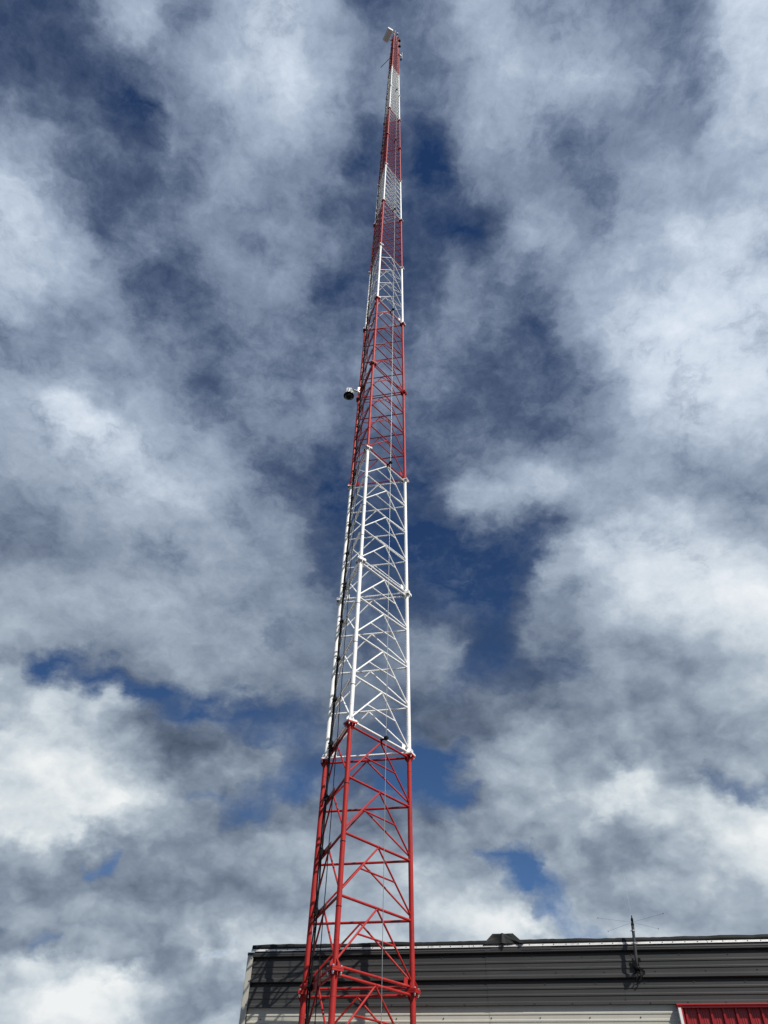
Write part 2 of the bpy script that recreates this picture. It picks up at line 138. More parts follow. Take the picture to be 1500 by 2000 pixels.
    [59, 60, 48, 50, 55, 57, 60, 55, 52, 52, 54, 54, 54, 53, 52, 53, 55, 57, 58, 60, 60, 58, 57, 56, 54, 54, 56, 58, 59, 59, 55, 51, 52, 57, 55, 55, 56, 59, 59, 62, 65, 66, 67, 68, 68, 67, 66, 64, 62],
    [70, 71, 65, 57, 57, 47, 50, 54, 55, 54, 54, 54, 53, 51, 51, 52, 54, 56, 58, 62, 63, 61, 61, 60, 60, 62, 65, 66, 67, 66, 64, 59, 54, 55, 58, 58, 59, 60, 62, 65, 66, 67, 67, 67, 65, 64, 62, 61, 61],
    [77, 74, 72, 70, 73, 62, 57, 54, 48, 61, 59, 58, 57, 56, 59, 61, 56, 56, 57, 61, 62, 62, 63, 64, 65, 67, 68, 69, 69, 71, 72, 69, 63, 66, 69, 63, 61, 63, 64, 65, 65, 65, 64, 63, 62, 61, 61, 61, 61],
    [80, 80, 78, 75, 73, 71, 70, 81, 74, 61, 60, 60, 60, 59, 62, 65, 59, 58, 60, 62, 63, 65, 66, 67, 67, 68, 69, 70, 70, 75, 82, 84, 85, 79, 63, 61, 62, 62, 63, 63, 62, 62, 61, 61, 61, 61, 61, 61, 61],
    [80, 80, 80, 80, 80, 78, 75, 81, 81, 81, 75, 63, 56, 54, 54, 66, 79, 76, 68, 69, 69, 70, 70, 70, 70, 71, 72, 72, 72, 74, 76, 71, 64, 61, 61, 61, 61, 61, 61, 61, 61, 61, 61, 61, 61, 61, 61, 61, 61],
    [80, 80, 80, 80, 80, 80, 80, 85, 93, 93, 93, 91, 80, 67, 59, 55, 55, 63, 67, 66, 68, 68, 68, 68, 68, 68, 68, 67, 67, 68, 69, 66, 62, 61, 61, 61, 61, 61, 61, 61, 61, 61, 61, 61, 61, 61, 61, 61, 61],
    [80, 80, 80, 80, 80, 80, 80, 81, 87, 91, 90, 86, 75, 63, 54, 53, 53, 53, 58, 62, 63, 63, 63, 63, 63, 63, 63, 62, 62, 62, 62, 61, 61, 61, 61, 61, 61, 61, 61, 61, 61, 61, 61, 61, 61, 61, 61, 61, 61],
    [80, 80, 80, 80, 80, 80, 80, 81, 87, 91, 88, 79, 65, 61, 60, 61, 66, 61, 58, 60, 61, 61, 61, 61, 61, 61, 61, 61, 61, 61, 61, 61, 61, 61, 61, 61, 61, 61, 61, 61, 61, 61, 61, 61, 61, 61, 61, 61, 61],
    [80, 80, 80, 80, 80, 80, 80, 81, 87, 92, 88, 79, 65, 61, 60, 62, 68, 69, 66, 61, 61, 61, 61, 61, 61, 61, 61, 61, 61, 61, 61, 61, 61, 61, 61, 61, 61, 61, 61, 61, 61, 61, 61, 61, 61, 61, 61, 61, 61],
    [80, 80, 80, 80, 80, 80, 80, 82, 87, 92, 88, 79, 65, 61, 60, 62, 68, 69, 66, 61, 61, 61, 61, 61, 61, 61, 61, 61, 61, 61, 61, 61, 61, 61, 61, 61, 61, 61, 61, 61, 61, 61, 61, 61, 61, 61, 61, 61, 61],
    [80, 80, 80, 80, 80, 80, 80, 82, 87, 92, 88, 79, 65, 61, 60, 62, 68, 69, 66, 61, 61, 61, 61, 61, 61, 61, 61, 61, 61, 61, 61, 61, 61, 61, 61, 61, 61, 61, 61, 61, 61, 61, 61, 61, 61, 61, 61, 61, 61],
    [80, 80, 80, 80, 80, 80, 80, 82, 87, 92, 88, 80, 65, 61, 60, 62, 68, 69, 66, 61, 61, 61, 61, 61, 61, 61, 61, 61, 61, 61, 61, 61, 61, 61, 61, 61, 61, 61, 61, 61, 61, 61, 61, 61, 61, 61, 61, 61, 61],
]

U0, U1, V0, V1 = -0.44, 0.44, 0.02, 0.92

def build_world():
    w = bpy.data.worlds.new("World")
    scene.world = w
    w.use_nodes = True
    nt = w.node_tree
    nt.nodes.clear()
    N = nt.nodes.new
    L = nt.links.new

    def math_(op, a, b=None, c=None, clamp=False):
        n = N('ShaderNodeMath'); n.operation = op; n.use_clamp = clamp
        for i, v in enumerate((a, b, c)):
            if v is None: continue
            if isinstance(v, (int, float)): n.inputs[i].default_value = v
            else: L(v, n.inputs[i])
        return n.outputs[0]

    def vec(op, a, b=None, c=None, s=None):
        n = N('ShaderNodeVectorMath'); n.operation = op
        for i, v in enumerate((a, b, c)):
            if v is None: continue
            if isinstance(v, (tuple, list)): n.inputs[i].default_value = v
            else: L(v, n.inputs[i])
        if s is not None:
            if isinstance(s, (int, float)): n.inputs['Scale'].default_value = s
            else: L(s, n.inputs['Scale'])
        return n.outputs[0]

    def noise(v, scale, detail, rough, dist=0.0, lac=2.0):
        n = N('ShaderNodeTexNoise'); n.noise_dimensions = '3D'
        L(v, n.inputs['Vector'])
        n.inputs['Scale'].default_value = scale
        n.inputs['Detail'].default_value = detail
        n.inputs['Roughness'].default_value = rough
        n.inputs['Lacunarity'].default_value = lac
        n.inputs['Distortion'].default_value = dist
        return n

    def smooth(v, a, b, lo=0.0, hi=1.0):
        n = N('ShaderNodeMapRange'); n.interpolation_type = 'SMOOTHSTEP'
        L(v, n.inputs['Value'])
        for k, x in (('From Min', a), ('From Max', b), ('To Min', lo), ('To Max', hi)):
            n.inputs[k].default_value = x
        return n.outputs[0]

    tc = N('ShaderNodeTexCoord')
    d = vec('NORMALIZE', tc.outputs['Generated'])
    sx = N('ShaderNodeSeparateXYZ'); L(d, sx.inputs[0])
    x, y, z = sx.outputs
    # clouds are flatter than wide, and more so towards the horizon
    dn = vec('MULTIPLY', d, (1.0, 1.0, 1.45))
    # bend the layout with noise so that every edge is ragged
    w1 = vec('SUBTRACT', noise(dn, 5.5, 3.0, 0.5).outputs['Color'], (0.5, 0.5, 0.5))
    w2 = vec('SUBTRACT', noise(dn, 21.0, 7.0, 0.58).outputs['Color'], (0.5, 0.5, 0.5))
    dw = vec('ADD', d, vec('SCALE', w1, s=0.045))
    dw = vec('ADD', dw, vec('SCALE', w2, s=0.060))
    sw = N('ShaderNodeSeparateXYZ'); L(dw, sw.inputs[0])
    wx, wy, wz = sw.outputs
    den = math_('ADD', math_('MAXIMUM', wz, -0.3), 1.0)
    u = math_('DIVIDE', wx, den)
    v = math_('DIVIDE', wy, den)
    un = math_('MULTIPLY_ADD', u, 1.0 / (U1 - U0), -U0 / (U1 - U0), clamp=True)
    NV = len(CLOUD_COVER); NU = len(CLOUD_COVER[0])
    vn = math_('MULTIPLY_ADD', v, (NV - 1) / (V1 - V0), -V0 * (NV - 1) / (V1 - V0))
    vn = math_('MINIMUM', math_('MAXIMUM', vn, 0.0), float(NV - 1))
    comb = N('ShaderNodeCombineXYZ')
    L(un, comb.inputs[0]); L(un, comb.inputs[1]); L(vn, comb.inputs[2])
    # finer structure, shared by all the bands below: thin streaky cloud high up, heaped cloud low down
    low = smooth(z, 0.62, 0.34)                          # 1 near the roofs, 0 overhead
    wispy = math_('SUBTRACT', noise(vec('ADD', dn, vec('SCALE', w2, s=0.035)), 14.0, 11.0, 0.68).outputs['Fac'], 0.5)

    def heap(p):
        n = N('ShaderNodeTexVoronoi'); n.voronoi_dimensions = '3D'; n.feature = 'F1'; n.normalize = True
        L(p, n.inputs['Vector'])
        n.inputs['Scale'].default_value = 7.5; n.inputs['Detail'].default_value = 4.0
        n.inputs['Roughness'].default_value = 0.50; n.inputs['Lacunarity'].default_value = 2.15
        return math_('SUBTRACT', 0.36, n.outputs['Distance'])
    hp = vec('ADD', dn, vec('SCALE', w2, s=0.03))
    heap0 = heap(hp)
    heap1 = heap(vec('ADD', hp, tuple(LIGHT_STEP)))      # the same heaps a step nearer the sun: gives lit and shaded sides
    side = math_('SUBTRACT', heap0, heap1)
    cov_n = math_('ADD', math_('MULTIPLY', wispy, smooth(z, 0.2, 0.75, 0.70, 1.20)), math_('MULTIPLY', heap0, math_('MULTIPLY', low, 0.35)))
    lit_n = math_('MULTIPLY', wispy, smooth(z, 0.2, 0.75, 0.16, 0.42))
    lit_n = math_('MULTIPLY_ADD', heap0, math_('MULTIPLY_ADD', low, 0.18, 0.03), lit_n)
    lit_n = math_('MULTIPLY_ADD', side, math_('MULTIPLY_ADD', low, 0.62, 0.10), lit_n)
    veil = smooth(noise(vec('ADD', dn, vec('SCALE', w2, s=0.12)), 9.0, 10.0, 0.66).outputs['Fac'], 0.46, 0.78, 0.0, 0.22)
    tint = N('ShaderNodeMix'); tint.data_type = 'RGBA'          # high thin cloud is bluer, low cloud greyer
    L(smooth(z, 0.35, 0.85), tint.inputs['Factor'])
    tint.inputs['A'].default_value = (10.2, 10.0, 9.7, 1)
    tint.inputs['B'].default_value = (9.9, 10.0, 10.6, 1)
    tintc = tint.outputs['Result']
    sky = N('ShaderNodeTexSky')
    sky.sky_type = 'NISHITA'
    sky.sun_disc = False
    sky.sun_elevation = R(SUN_EL)
    sky.sun_rotation = math.atan2(sun_to.x, sun_to.y)
    sky.altitude = 2500
    sky.air_density = 0.85
    sky.dust_density = 0.25
    sky.ozone_density = 4.0
    b1 = N('ShaderNodeBackground'); b1.inputs['Strength'].default_value = SKY_STRENGTH
    deep = N('ShaderNodeMix'); deep.data_type = 'RGBA'         # the deep blue of a polarised-looking sky, paler low down
    L(smooth(z, 0.15, 0.85), deep.inputs['Factor'])
    deep.inputs['A'].default_value = (1.5, 1.8, 1.95, 1)
    deep.inputs['B'].default_value = (0.68, 1.06, 1.45, 1)
    L(vec('MULTIPLY', sky.outputs[0], deep.outputs['Result']), b1.inputs['Color'])
    lin = lambda s: (s / 255 / 12.92) if s / 255 <= 0.04045 else ((s / 255 + 0.055) / 1.055) ** 2.4
    cols = [(0.30, (64, 77, 97)), (0.42, (94, 108, 130)), (0.55, (129, 143, 162)), (0.70, (166, 180, 195)), (0.84, (206, 217, 226)), (1.02, (237, 242, 246))]

    gain = smooth(z, 0.25, 0.7, 1.8, 1.15)        # low clouds have harder edges

    def band(first, last):
        acc = None
        for r in range(first, last + 1):
            c = N('ShaderNodeRGBCurve')
            cm = c.mapping
            for ci, src in ((0, CLOUD_COVER), (1, CLOUD_LIGHT)):
                cv = cm.curves[ci]
                vals = [k / 99.0 for k in src[r]]
                cv.points[0].location = (0.0, vals[0])
                cv.points[1].location = (1.0, vals[-1])
                for i in range(1, NU - 1):
                    cv.points.new(i / (NU - 1), vals[i])
                for p in cv.points: p.handle_type = 'AUTO_CLAMPED'
            cm.update()
            pos = comb.outputs[0]
            if acc is not None:          # rows are evaluated one after the other, which keeps the shader small
                pos = vec('MULTIPLY_ADD', acc, (1e-7, 1e-7, 1e-7), pos)
            L(pos, c.inputs['Color'])
            sp = N('ShaderNodeSeparateXYZ'); L(pos, sp.inputs[0])
            wgt = math_('SUBTRACT', 1.0, math_('ABSOLUTE', math_('SUBTRACT', sp.outputs[2], float(r))), clamp=True)
            row = vec('SCALE', c.outputs[0], s=wgt)
            acc = row if acc is None else vec('ADD', acc, row)
        sa = N('ShaderNodeSeparateXYZ'); L(acc, sa.inputs[0])
        cov = math_('ADD', sa.outputs[0], cov_n)
        cov = math_('MULTIPLY_ADD', math_('SUBTRACT', cov, 0.5), gain, 0.5, clamp=True)
        cov = math_('MULTIPLY_ADD', math_('SUBTRACT', 1.0, cov), veil, cov)
        ramp = N('ShaderNodeValToRGB')
        e = ramp.color_ramp.elements
        e[0].position = cols[0][0]; e[1].position = cols[-1][0]
        e[0].color = [lin(s) for s in cols[0][1]] + [1]
        e[1].color = [lin(s) for s in cols[-1][1]] + [1]
        for p, col in cols[1:-1]:
            k = e.new(p); k.color = [lin(s) for s in col] + [1]
        L(math_('MULTIPLY_ADD', math_('ADD', sa.outputs[1], lit_n), 1.12, -0.062), ramp.inputs[0])
        b2 = N('ShaderNodeBackground'); b2.inputs['Strength'].default_value = 0.1
        L(vec('MULTIPLY', ramp.outputs[0], tintc), b2.inputs['Color'])
        mx = N('ShaderNodeMixShader')
        L(cov, mx.inputs[0]); L(b1.outputs[0], mx.inputs[1]); L(b2.outputs[0], mx.inputs[2])
        return mx.outputs[0]

    def tree(edges):                     # only the band that a direction falls in is evaluated
        if len(edges) == 2: return band(edges[0], edges[1])
        m = len(edges) // 2
        mx = N('ShaderNodeMixShader')
        L(math_('GREATER_THAN', vn, float(edges[m])), mx.inputs[0])
        L(tree(edges[:m + 1]), mx.inputs[1]); L(tree(edges[m:]), mx.inputs[2])
        return mx.outputs[0]

    out = N('ShaderNodeOutputWorld')
    L(tree([0, 6, 12, 18, 24, 30, 36, 42, NV - 1]), out.inputs['Surface'])
    w.cycles.sampling_method = 'MANUAL'
    w.cycles.sample_map_resolution = 512

SKY_STRENGTH = 0.05
LIGHT_STEP = (0.010, -0.012, 0.026)
build_world()

# ------------------------------------------------------------------ mesh helper
class MB:
    """Collects simple shapes in world coordinates; build() links them as ONE mesh object."""
    def __init__(self):
        self.v, self.f, self.s, self.m = [], [], [], []
        self.slot = 0

    def face(self, idx, smooth=False):
        self.f.append(idx); self.s.append(smooth); self.m.append(self.slot)

    def cap(self, idx):
        # own vertices, so that the flat end does not bend the normals of the round side
        k = len(self.v)
        self.v += [self.v[i].copy() for i in idx]
        self.face(tuple(range(k, k + len(idx))))

    def ring_frame(self, d):
        d = d.normalized()
        a = Vector((0, 0, 1)) if abs(d.z) < 0.9 else Vector((1, 0, 0))
        p = d.cross(a).normalized()
        return p, d.cross(p).normalized()

    def tube(self, p0, p1, r, n=10, r1=None, caps=True):
        p0, p1 = Vector(p0), Vector(p1)
        r1 = r if r1 is None else r1
        p, q = self.ring_frame(p1 - p0)
        b = len(self.v)
        for c, rr in ((p0, r), (p1, r1)):
            for i in range(n):
                a = 2 * math.pi * i / n
                self.v.append(c + (p * math.cos(a) + q * math.sin(a)) * rr)
        for i in range(n):
            j = (i + 1) % n
            self.face((b + i, b + j, b + n + j, b + n + i), True)
        if caps:
            self.cap([b + i for i in reversed(range(n))])
            self.cap([b + n + i for i in range(n)])
        return self

    def sweep(self, pts, r, n=8):
        pts = [Vector(p) for p in pts]
        b = len(self.v)
        pp = None
        for k, c in enumerate(pts):
            d = (pts[min(k + 1, len(pts) - 1)] - pts[max(k - 1, 0)]).normalized()
            if pp is None:
                pp, q = self.ring_frame(d)
            pp = (pp - d * pp.dot(d)).normalized()
            q = d.cross(pp)
            for i in range(n):
                a = 2 * math.pi * i / n
                self.v.append(c + (pp * math.cos(a) + q * math.sin(a)) * r)
        for k in range(len(pts) - 1):
            for i in range(n):
                j = (i + 1) % n
                self.face((b + k * n + i, b + k * n + j, b + (k + 1) * n + j, b + (k + 1) * n + i), True)
        self.cap([b + i for i in reversed(range(n))])
        e = b + (len(pts) - 1) * n
        self.cap([e + i for i in range(n)])
        return self

    def box(self, c, ax, ay, az, hx, hy, hz):
        c = Vector(c); ax, ay, az = Vector(ax).normalized() * hx, Vector(ay).normalized() * hy, Vector(az).normalized() * hz
        b = len(self.v)
        for k in (-1, 1):
            for j in (-1, 1):
                for i in (-1, 1):
                    self.v.append(c + ax * i + ay * j + az * k)
        for q in ((0, 2, 3, 1), (4, 5, 7, 6), (0, 1, 5, 4), (2, 6, 7, 3), (0, 4, 6, 2), (1, 3, 7, 5)):
            self.face(tuple(b + i for i in q))
        return self

    def prism(self, poly, ext):
        poly = [Vector(p) for p in poly]; ext = Vector(ext); n = len(poly); b = len(self.v)
        self.v += poly + [p + ext for p in poly]
        self.face(tuple(b + i for i in reversed(range(n))))
        self.face(tuple(b + n + i for i in range(n)))
        for i in range(n):
            j = (i + 1) % n
            self.face((b + i, b + j, b + n + j, b + n + i))
        return self

    def lathe(self, base, axis, prof, n=24, smooth=True):
        base, axis = Vector(base), Vector(axis).normalized()
        p, q = self.ring_frame(axis)
        b = len(self.v); m = len(prof)
        for h, r in prof:
            for i in range(n):
                a = 2 * math.pi * i / n
                self.v.append(base + axis * h + (p * math.cos(a) + q * math.sin(a)) * max(r, 1e-4))
        for k in range(m - 1):
            for i in range(n):
                j = (i + 1) % n
                self.face((b + k * n + i, b + k * n + j, b + (k + 1) * n + j, b + (k + 1) * n + i), smooth)
        self.cap([b + i for i in reversed(range(n))])
        self.cap([b + (m - 1) * n + i for i in range(n)])
        return self

    def build(self, name, mats, parent=None, at=None):
        if not isinstance(mats, (list, tuple)): mats = [mats]
        org = Vector((0, 0, 0)) if parent is None else Vector(parent['base'])
        if parent is None and at is not None: org = Vector(at)
        me = bpy.data.meshes.new(name)
        me.from_pydata([tuple(v - org) for v in self.v], [], self.f)
        me.polygons.foreach_set('use_smooth', self.s)
        me.polygons.foreach_set('material_index', self.m)
        for m in mats: me.materials.append(m)
        me.update()
        import bmesh
        bm = bmesh.new(); bm.from_mesh(me)
        bmesh.ops.recalc_face_normals(bm, faces=bm.faces)
        bm.to_mesh(me); bm.free()
        o = bpy.data.objects.new(name, me)
        COL.objects.link(o)
        if parent is not None:
            o.parent = parent
            o['base'] = tuple(org)
        else:
            o.location = org
            o['base'] = tuple(org)
        return o

def thing(name, label, cat, loc, group=None):
    o = bpy.data.objects.new(name, None)
    o.empty_display_size = 0.2
    COL.objects.link(o)
    o.location = loc
    o['base'] = tuple(loc)
    return tag(o, label, cat, group)

def tag(o, label, cat, group=None):
    o['label'] = label; o['category'] = cat
    if group: o['group'] = group
    return o

# ------------------------------------------------------------------ materials
def lin3(c):
    return tuple((s / 255 / 12.92) if s / 255 <= 0.04045 else ((s / 255 + 0.055) / 1.055) ** 2.4 for s in c)

def mat(name, col, rough=0.5, metal=0.0, var=0.10, scale=6.0, dirt=None, dirt_amt=0.0, dirt_scale=3.0, stretch=(1, 1, 1), bump=0.0, spec=0.5, rvar=0.0):
    m = bpy.data.materials.new(name); m.use_nodes = True
    nt = m.node_tree; N = nt.nodes.new; L = nt.links.new
    p = nt.nodes['Principled BSDF']
    p.inputs['Roughness'].default_value = rough
    p.inputs['Metallic'].default_value = metal
    p.inputs['Specular IOR Level'].default_value = spec
    tc = N('ShaderNodeTexCoord')
    mp = N('ShaderNodeMapping'); mp.inputs['Scale'].default_value = stretch
    L(tc.outputs['Object'], mp.inputs['Vector'])
    n1 = N('ShaderNodeTexNoise'); n1.inputs['Scale'].default_value = scale; n1.inputs['Detail'].default_value = 6; n1.inputs['Roughness'].default_value = 0.6
    L(mp.outputs[0], n1.inputs['Vector'])
    mr = N('ShaderNodeMapRange'); L(n1.outputs['Fac'], mr.inputs['Value'])
    mr.inputs['From Min'].default_value = 0.25; mr.inputs['From Max'].default_value = 0.75
    mr.inputs['To Min'].default_value = 1 - var; mr.inputs['To Max'].default_value = 1 + var
    sc = N('ShaderNodeVectorMath'); sc.operation = 'SCALE'
    sc.inputs[0].default_value = col
    L(mr.outputs[0], sc.inputs['Scale'])
    out = sc.outputs[0]
    if dirt is not None:
        n2 = N('ShaderNodeTexNoise'); n2.inputs['Scale'].default_value = dirt_scale; n2.inputs['Detail'].default_value = 9; n2.inputs['Roughness'].default_value = 0.7
        L(mp.outputs[0], n2.inputs['Vector'])
        m2 = N('ShaderNodeMapRange'); L(n2.outputs['Fac'], m2.inputs['Value'])
        m2.inputs['From Min'].default_value = 0.62 - 0.3 * dirt_amt; m2.inputs['From Max'].default_value = 0.72
        mx = N('ShaderNodeMix'); mx.data_type = 'RGBA'
        L(m2.outputs[0], mx.inputs['Factor']); L(out, mx.inputs['A'])
        mx.inputs['B'].default_value = tuple(dirt) + (1,)
        out = mx.outputs['Result']
    L(out, p.inputs['Base Color'])
    if rvar:
        mr3 = N('ShaderNodeMapRange'); L(n1.outputs['Fac'], mr3.inputs['Value'])
        mr3.inputs['From Min'].default_value = 0.3; mr3.inputs['From Max'].default_value = 0.7
        mr3.inputs['To Min'].default_value = rough - rvar; mr3.inputs['To Max'].default_value = rough + rvar
        L(mr3.outputs[0], p.inputs['Roughness'])
    if bump:
        bp = N('ShaderNodeBump'); bp.inputs['Strength'].default_value = bump; bp.inputs['Distance'].default_value = 0.01
        L(n1.outputs['Fac'], bp.inputs['Height']); L(bp.outputs[0], p.inputs['Normal'])
    return m

M = dict(
    red=mat('red_tower_paint', (0.35, 0.018, 0.016), 0.55, var=0.2, scale=7, spec=0.3, dirt=(0.24, 0.15, 0.14), dirt_amt=-0.12, dirt_scale=7, rvar=0.1),
    white=mat('white_tower_paint', (0.85, 0.85, 0.84), 0.45, var=0.03, scale=9,),
    galv=mat('galvanised_steel', (0.55, 0.55, 0.54), 0.38, 0.85, var=0.2, scale=30),
    bolt_dark=mat('weathered_bolt', (0.10, 0.095, 0.09), 0.5, 0.5, var=0.3, scale=30),
    rubber=mat('black_cable_jacket', (0.008, 0.008, 0.009), 0.6, var=0.2, scale=20, spec=0.15),
    steel_rope=mat('steel_rope', (0.30, 0.31, 0.31), 0.4, 0.6, var=0.3, scale=120),
    black=mat('black_plastic', (0.008, 0.008, 0.009), 0.75, var=0.2, scale=20, spec=0.08),
    housing=mat('white_housing', (0.82, 0.82, 0.80), 0.35, var=0.03, scale=8),
    grey_plastic=mat('grey_bracket_paint', (0.42, 0.42, 0.40), 0.5, var=0.08, scale=12),
    dome=mat('smoked_dome', (0.005, 0.005, 0.006), 0.12, var=0.0, spec=0.35),
    fascia=mat('charcoal_sheet_metal', (0.044, 0.044, 0.044), 0.5, spec=0.35, var=0.10, scale=2.2, stretch=(0.5, 0.5, 3), dirt=(0.075, 0.073, 0.068), dirt_amt=0.0, dirt_scale=1.6, rvar=0.06),
    beige=mat('beige_sheet_metal', (0.47, 0.455, 0.40), 0.45, var=0.05, scale=2.5, dirt=(0.36, 0.34, 0.29), dirt_amt=-0.05, dirt_scale=2.2, stretch=(2, 2, 0.4)),
    membrane=mat('black_roof_membrane', (0.013, 0.014, 0.014), 0.65, spec=0.2, var=0.3, scale=5, dirt=(0.04, 0.038, 0.034), dirt_amt=-0.05, dirt_scale=3, bump=0.25),
    strip=mat('white_termination_strip', (0.58, 0.58, 0.57), 0.4, 0.25, var=0.2, scale=5, dirt=(0.07, 0.06, 0.045), dirt_amt=0.16, dirt_scale=3.2, stretch=(1, 1, 2)),
    door_red=mat('red_door_sheet', (0.27, 0.010, 0.014), 0.42, var=0.10, scale=2.5, stretch=(3, 3, 0.5), rvar=0.06),
    trim_red=mat('red_door_trim', (0.32, 0.022, 0.026), 0.34, var=0.06, scale=4),
    screw=mat('screw_head', (0.05, 0.05, 0.05), 0.5, 0.4, var=0.2, scale=40),
    pole=mat('dark_grey_mast', (0.045, 0.045, 0.047), 0.5, 0.0, var=0.15, scale=14),
    whip=mat('bright_whip', (0.70, 0.70, 0.70), 0.35, 0.3, var=0.02),
    concrete=mat('concrete', (0.34, 0.33, 0.31), 0.85, var=0.15, scale=6, bump=0.3),
    gravel=mat('asphalt_ground', (0.052, 0.052, 0.052), 0.9, var=0.4, scale=14, dirt=(0.09, 0.085, 0.075), dirt_amt=0.3, dirt_scale=0.6, bump=0.6),
)

# ------------------------------------------------------------------ ground
GZ = -1.60
g = MB()
S = 900.0
g.v += [Vector((-S, -S, GZ)), Vector((S, -S, GZ)), Vector((S, S, GZ)), Vector((-S, S, GZ))]
g.face((0, 1, 2, 3))
ground = g.build('ground', M['gravel'])
ground['kind'] = 'structure'

# ------------------------------------------------------------------ tower
AX = Vector((-0.2234, 10.419, 0))
LEVEL = [-1.05, 1.971, 5.047, 8.12, 11.11, 14.118, 17.104, 20.134, 23.248, 26.331, 29.35, 32.405, 35.419, 38.438, 41.526, 44.60]
# paint of the lengths of tower, from the ground up
PAINT = ['red', 'red', 'white', 'white', 'red', 'red', 'white', 'red', 'white', 'red', 'red', 'white', 'white', 'red', 'red']
LEG_R = [0.037, 0.0335, 0.0335, 0.031, 0.030, 0.030, 0.029, 0.028, 0.026, 0.025, 0.025, 0.024, 0.023, 0.022, 0.022]
half_width = lambda z: 0.808 - 0.01464 * (z - 1.971)
LEG_AZ = [R(-102.318), R(17.682), R(137.682)]

def leg_at(i, z):
    w = half_width(z)
    return Vector((AX.x + w * math.cos(LEG_AZ[i]), AX.y + w * math.sin(LEG_AZ[i]), z))

def face_out(i, j):
    d = (leg_at(i, 0) + leg_at(j, 0)) / 2 - AX
    d.z = 0
    return d.normalized()

tower = thing('radio_tower', 'tall slender three-legged lattice mast painted in red and white bands beside the metal building', 'tower', (AX.x, AX.y, GZ))

for i in range(3):
    p = leg_at(i, 0)
    MB().lathe((p.x, p.y, GZ - 0.3), (0, 0, 1), [(0, 0.30), (0.78, 0.30), (0.80, 0.28)], 24).build('footing', M['concrete'], tower)

rest = MB()                         # bracing of the far upper lengths
n_h = n_d = 0
hor_nodes = []                      # heights of the horizontals of the cable face
for s, paint in enumerate(PAINT):
    z0, z1 = LEVEL[s], LEVEL[s + 1]
    top = s == len(PAINT) - 1
    zs, ze = z0 + 0.042, z1 - 0.042
    r = LEG_R[s]
    for i in range(3):
        lg = MB()
        lg.tube(leg_at(i, z0 + 0.01), leg_at(i, z1 - (0 if top else 0.01)), r, 28)
        # weld collars near the ends
        for zc in (z0 + 0.30, z1 - 0.26):
            lg.tube(leg_at(i, zc - 0.006), leg_at(i, zc + 0.006), r * 1.045, 20)
        o = lg.build('leg', M[paint], tower)
        o['label'] = ('red' if paint == 'red' else 'white') + ' painted length of tubular leg'
    dense = s >= 7
    nb = 8 if dense else 4
    hr = 0.0165 if s < 3 else (0.013 if s < 6 else 0.0095)
    dr = 0.0125 if s < 3 else (0.0105 if s < 6 else 0.0075)
    rest.slot = 0 if paint == 'red' else 1
    for b in range(nb + 1):
        zn = ze - (ze - zs) * b / nb
        hor_nodes.append((s, zn))
        for (i, j) in ((0, 1), (1, 2), (2, 0)):
            indiv = 1 <= s <= 5 or (s == 0 and b == 0) or (s == 6 and b <= 2)
            mb = MB() if indiv else rest
            P, Q = leg_at(i, zn), leg_at(j, zn)
            mb.tube(P, Q, hr, 16 if s < 6 else 8)
            if indiv: mb.build('horizontal_strut', M[paint], tower); n_h += 1
            if b == nb: continue
            zl = ze - (ze - zs) * (b + 1) / nb
            k = 14 if s < 6 else 8
            indiv = 1 <= s <= 4 or (s == 0 and b == 0)
            if dense:
                mb = rest
                if (b % 2 == 0) == (s % 2 == 0) or True:
                    mb.tube(leg_at(i, zn - 0.01), leg_at(j, zl + 0.01), dr, k)
                    if s >= 11: mb.tube(leg_at(j, zn - 0.01), leg_at(i, zl + 0.01), dr, k)
            else:
                apex = (P + Q) / 2 - Vector((0, 0, hr * 0.6))
                ends = []
                for q in (i, j):
                    mb = MB() if indiv else rest
                    E = leg_at(q, zl + 0.045)
                    mb.tube(apex, E, dr, k)
                    ends.append(E)
                    if indiv: mb.build('diagonal_brace', M[paint], tower); n_d += 1
                if (i, j) == (0, 1):
                    indiv2 = s <= 5 and not (s == 0 and b > 0)
                    mb = MB() if indiv2 else rest
                    mb.tube((apex + ends[0]) / 2, (apex + ends[1]) / 2, dr * 0.92, k)
                    if indiv2: mb.build('secondary_strut', M[paint], tower)
o = rest.build('lattice_bracing', [M['red'], M['white']], tower)
o['kind'] = 'stuff'
o['label'] = 'fine red and white bracing of the upper lengths and of the foot'

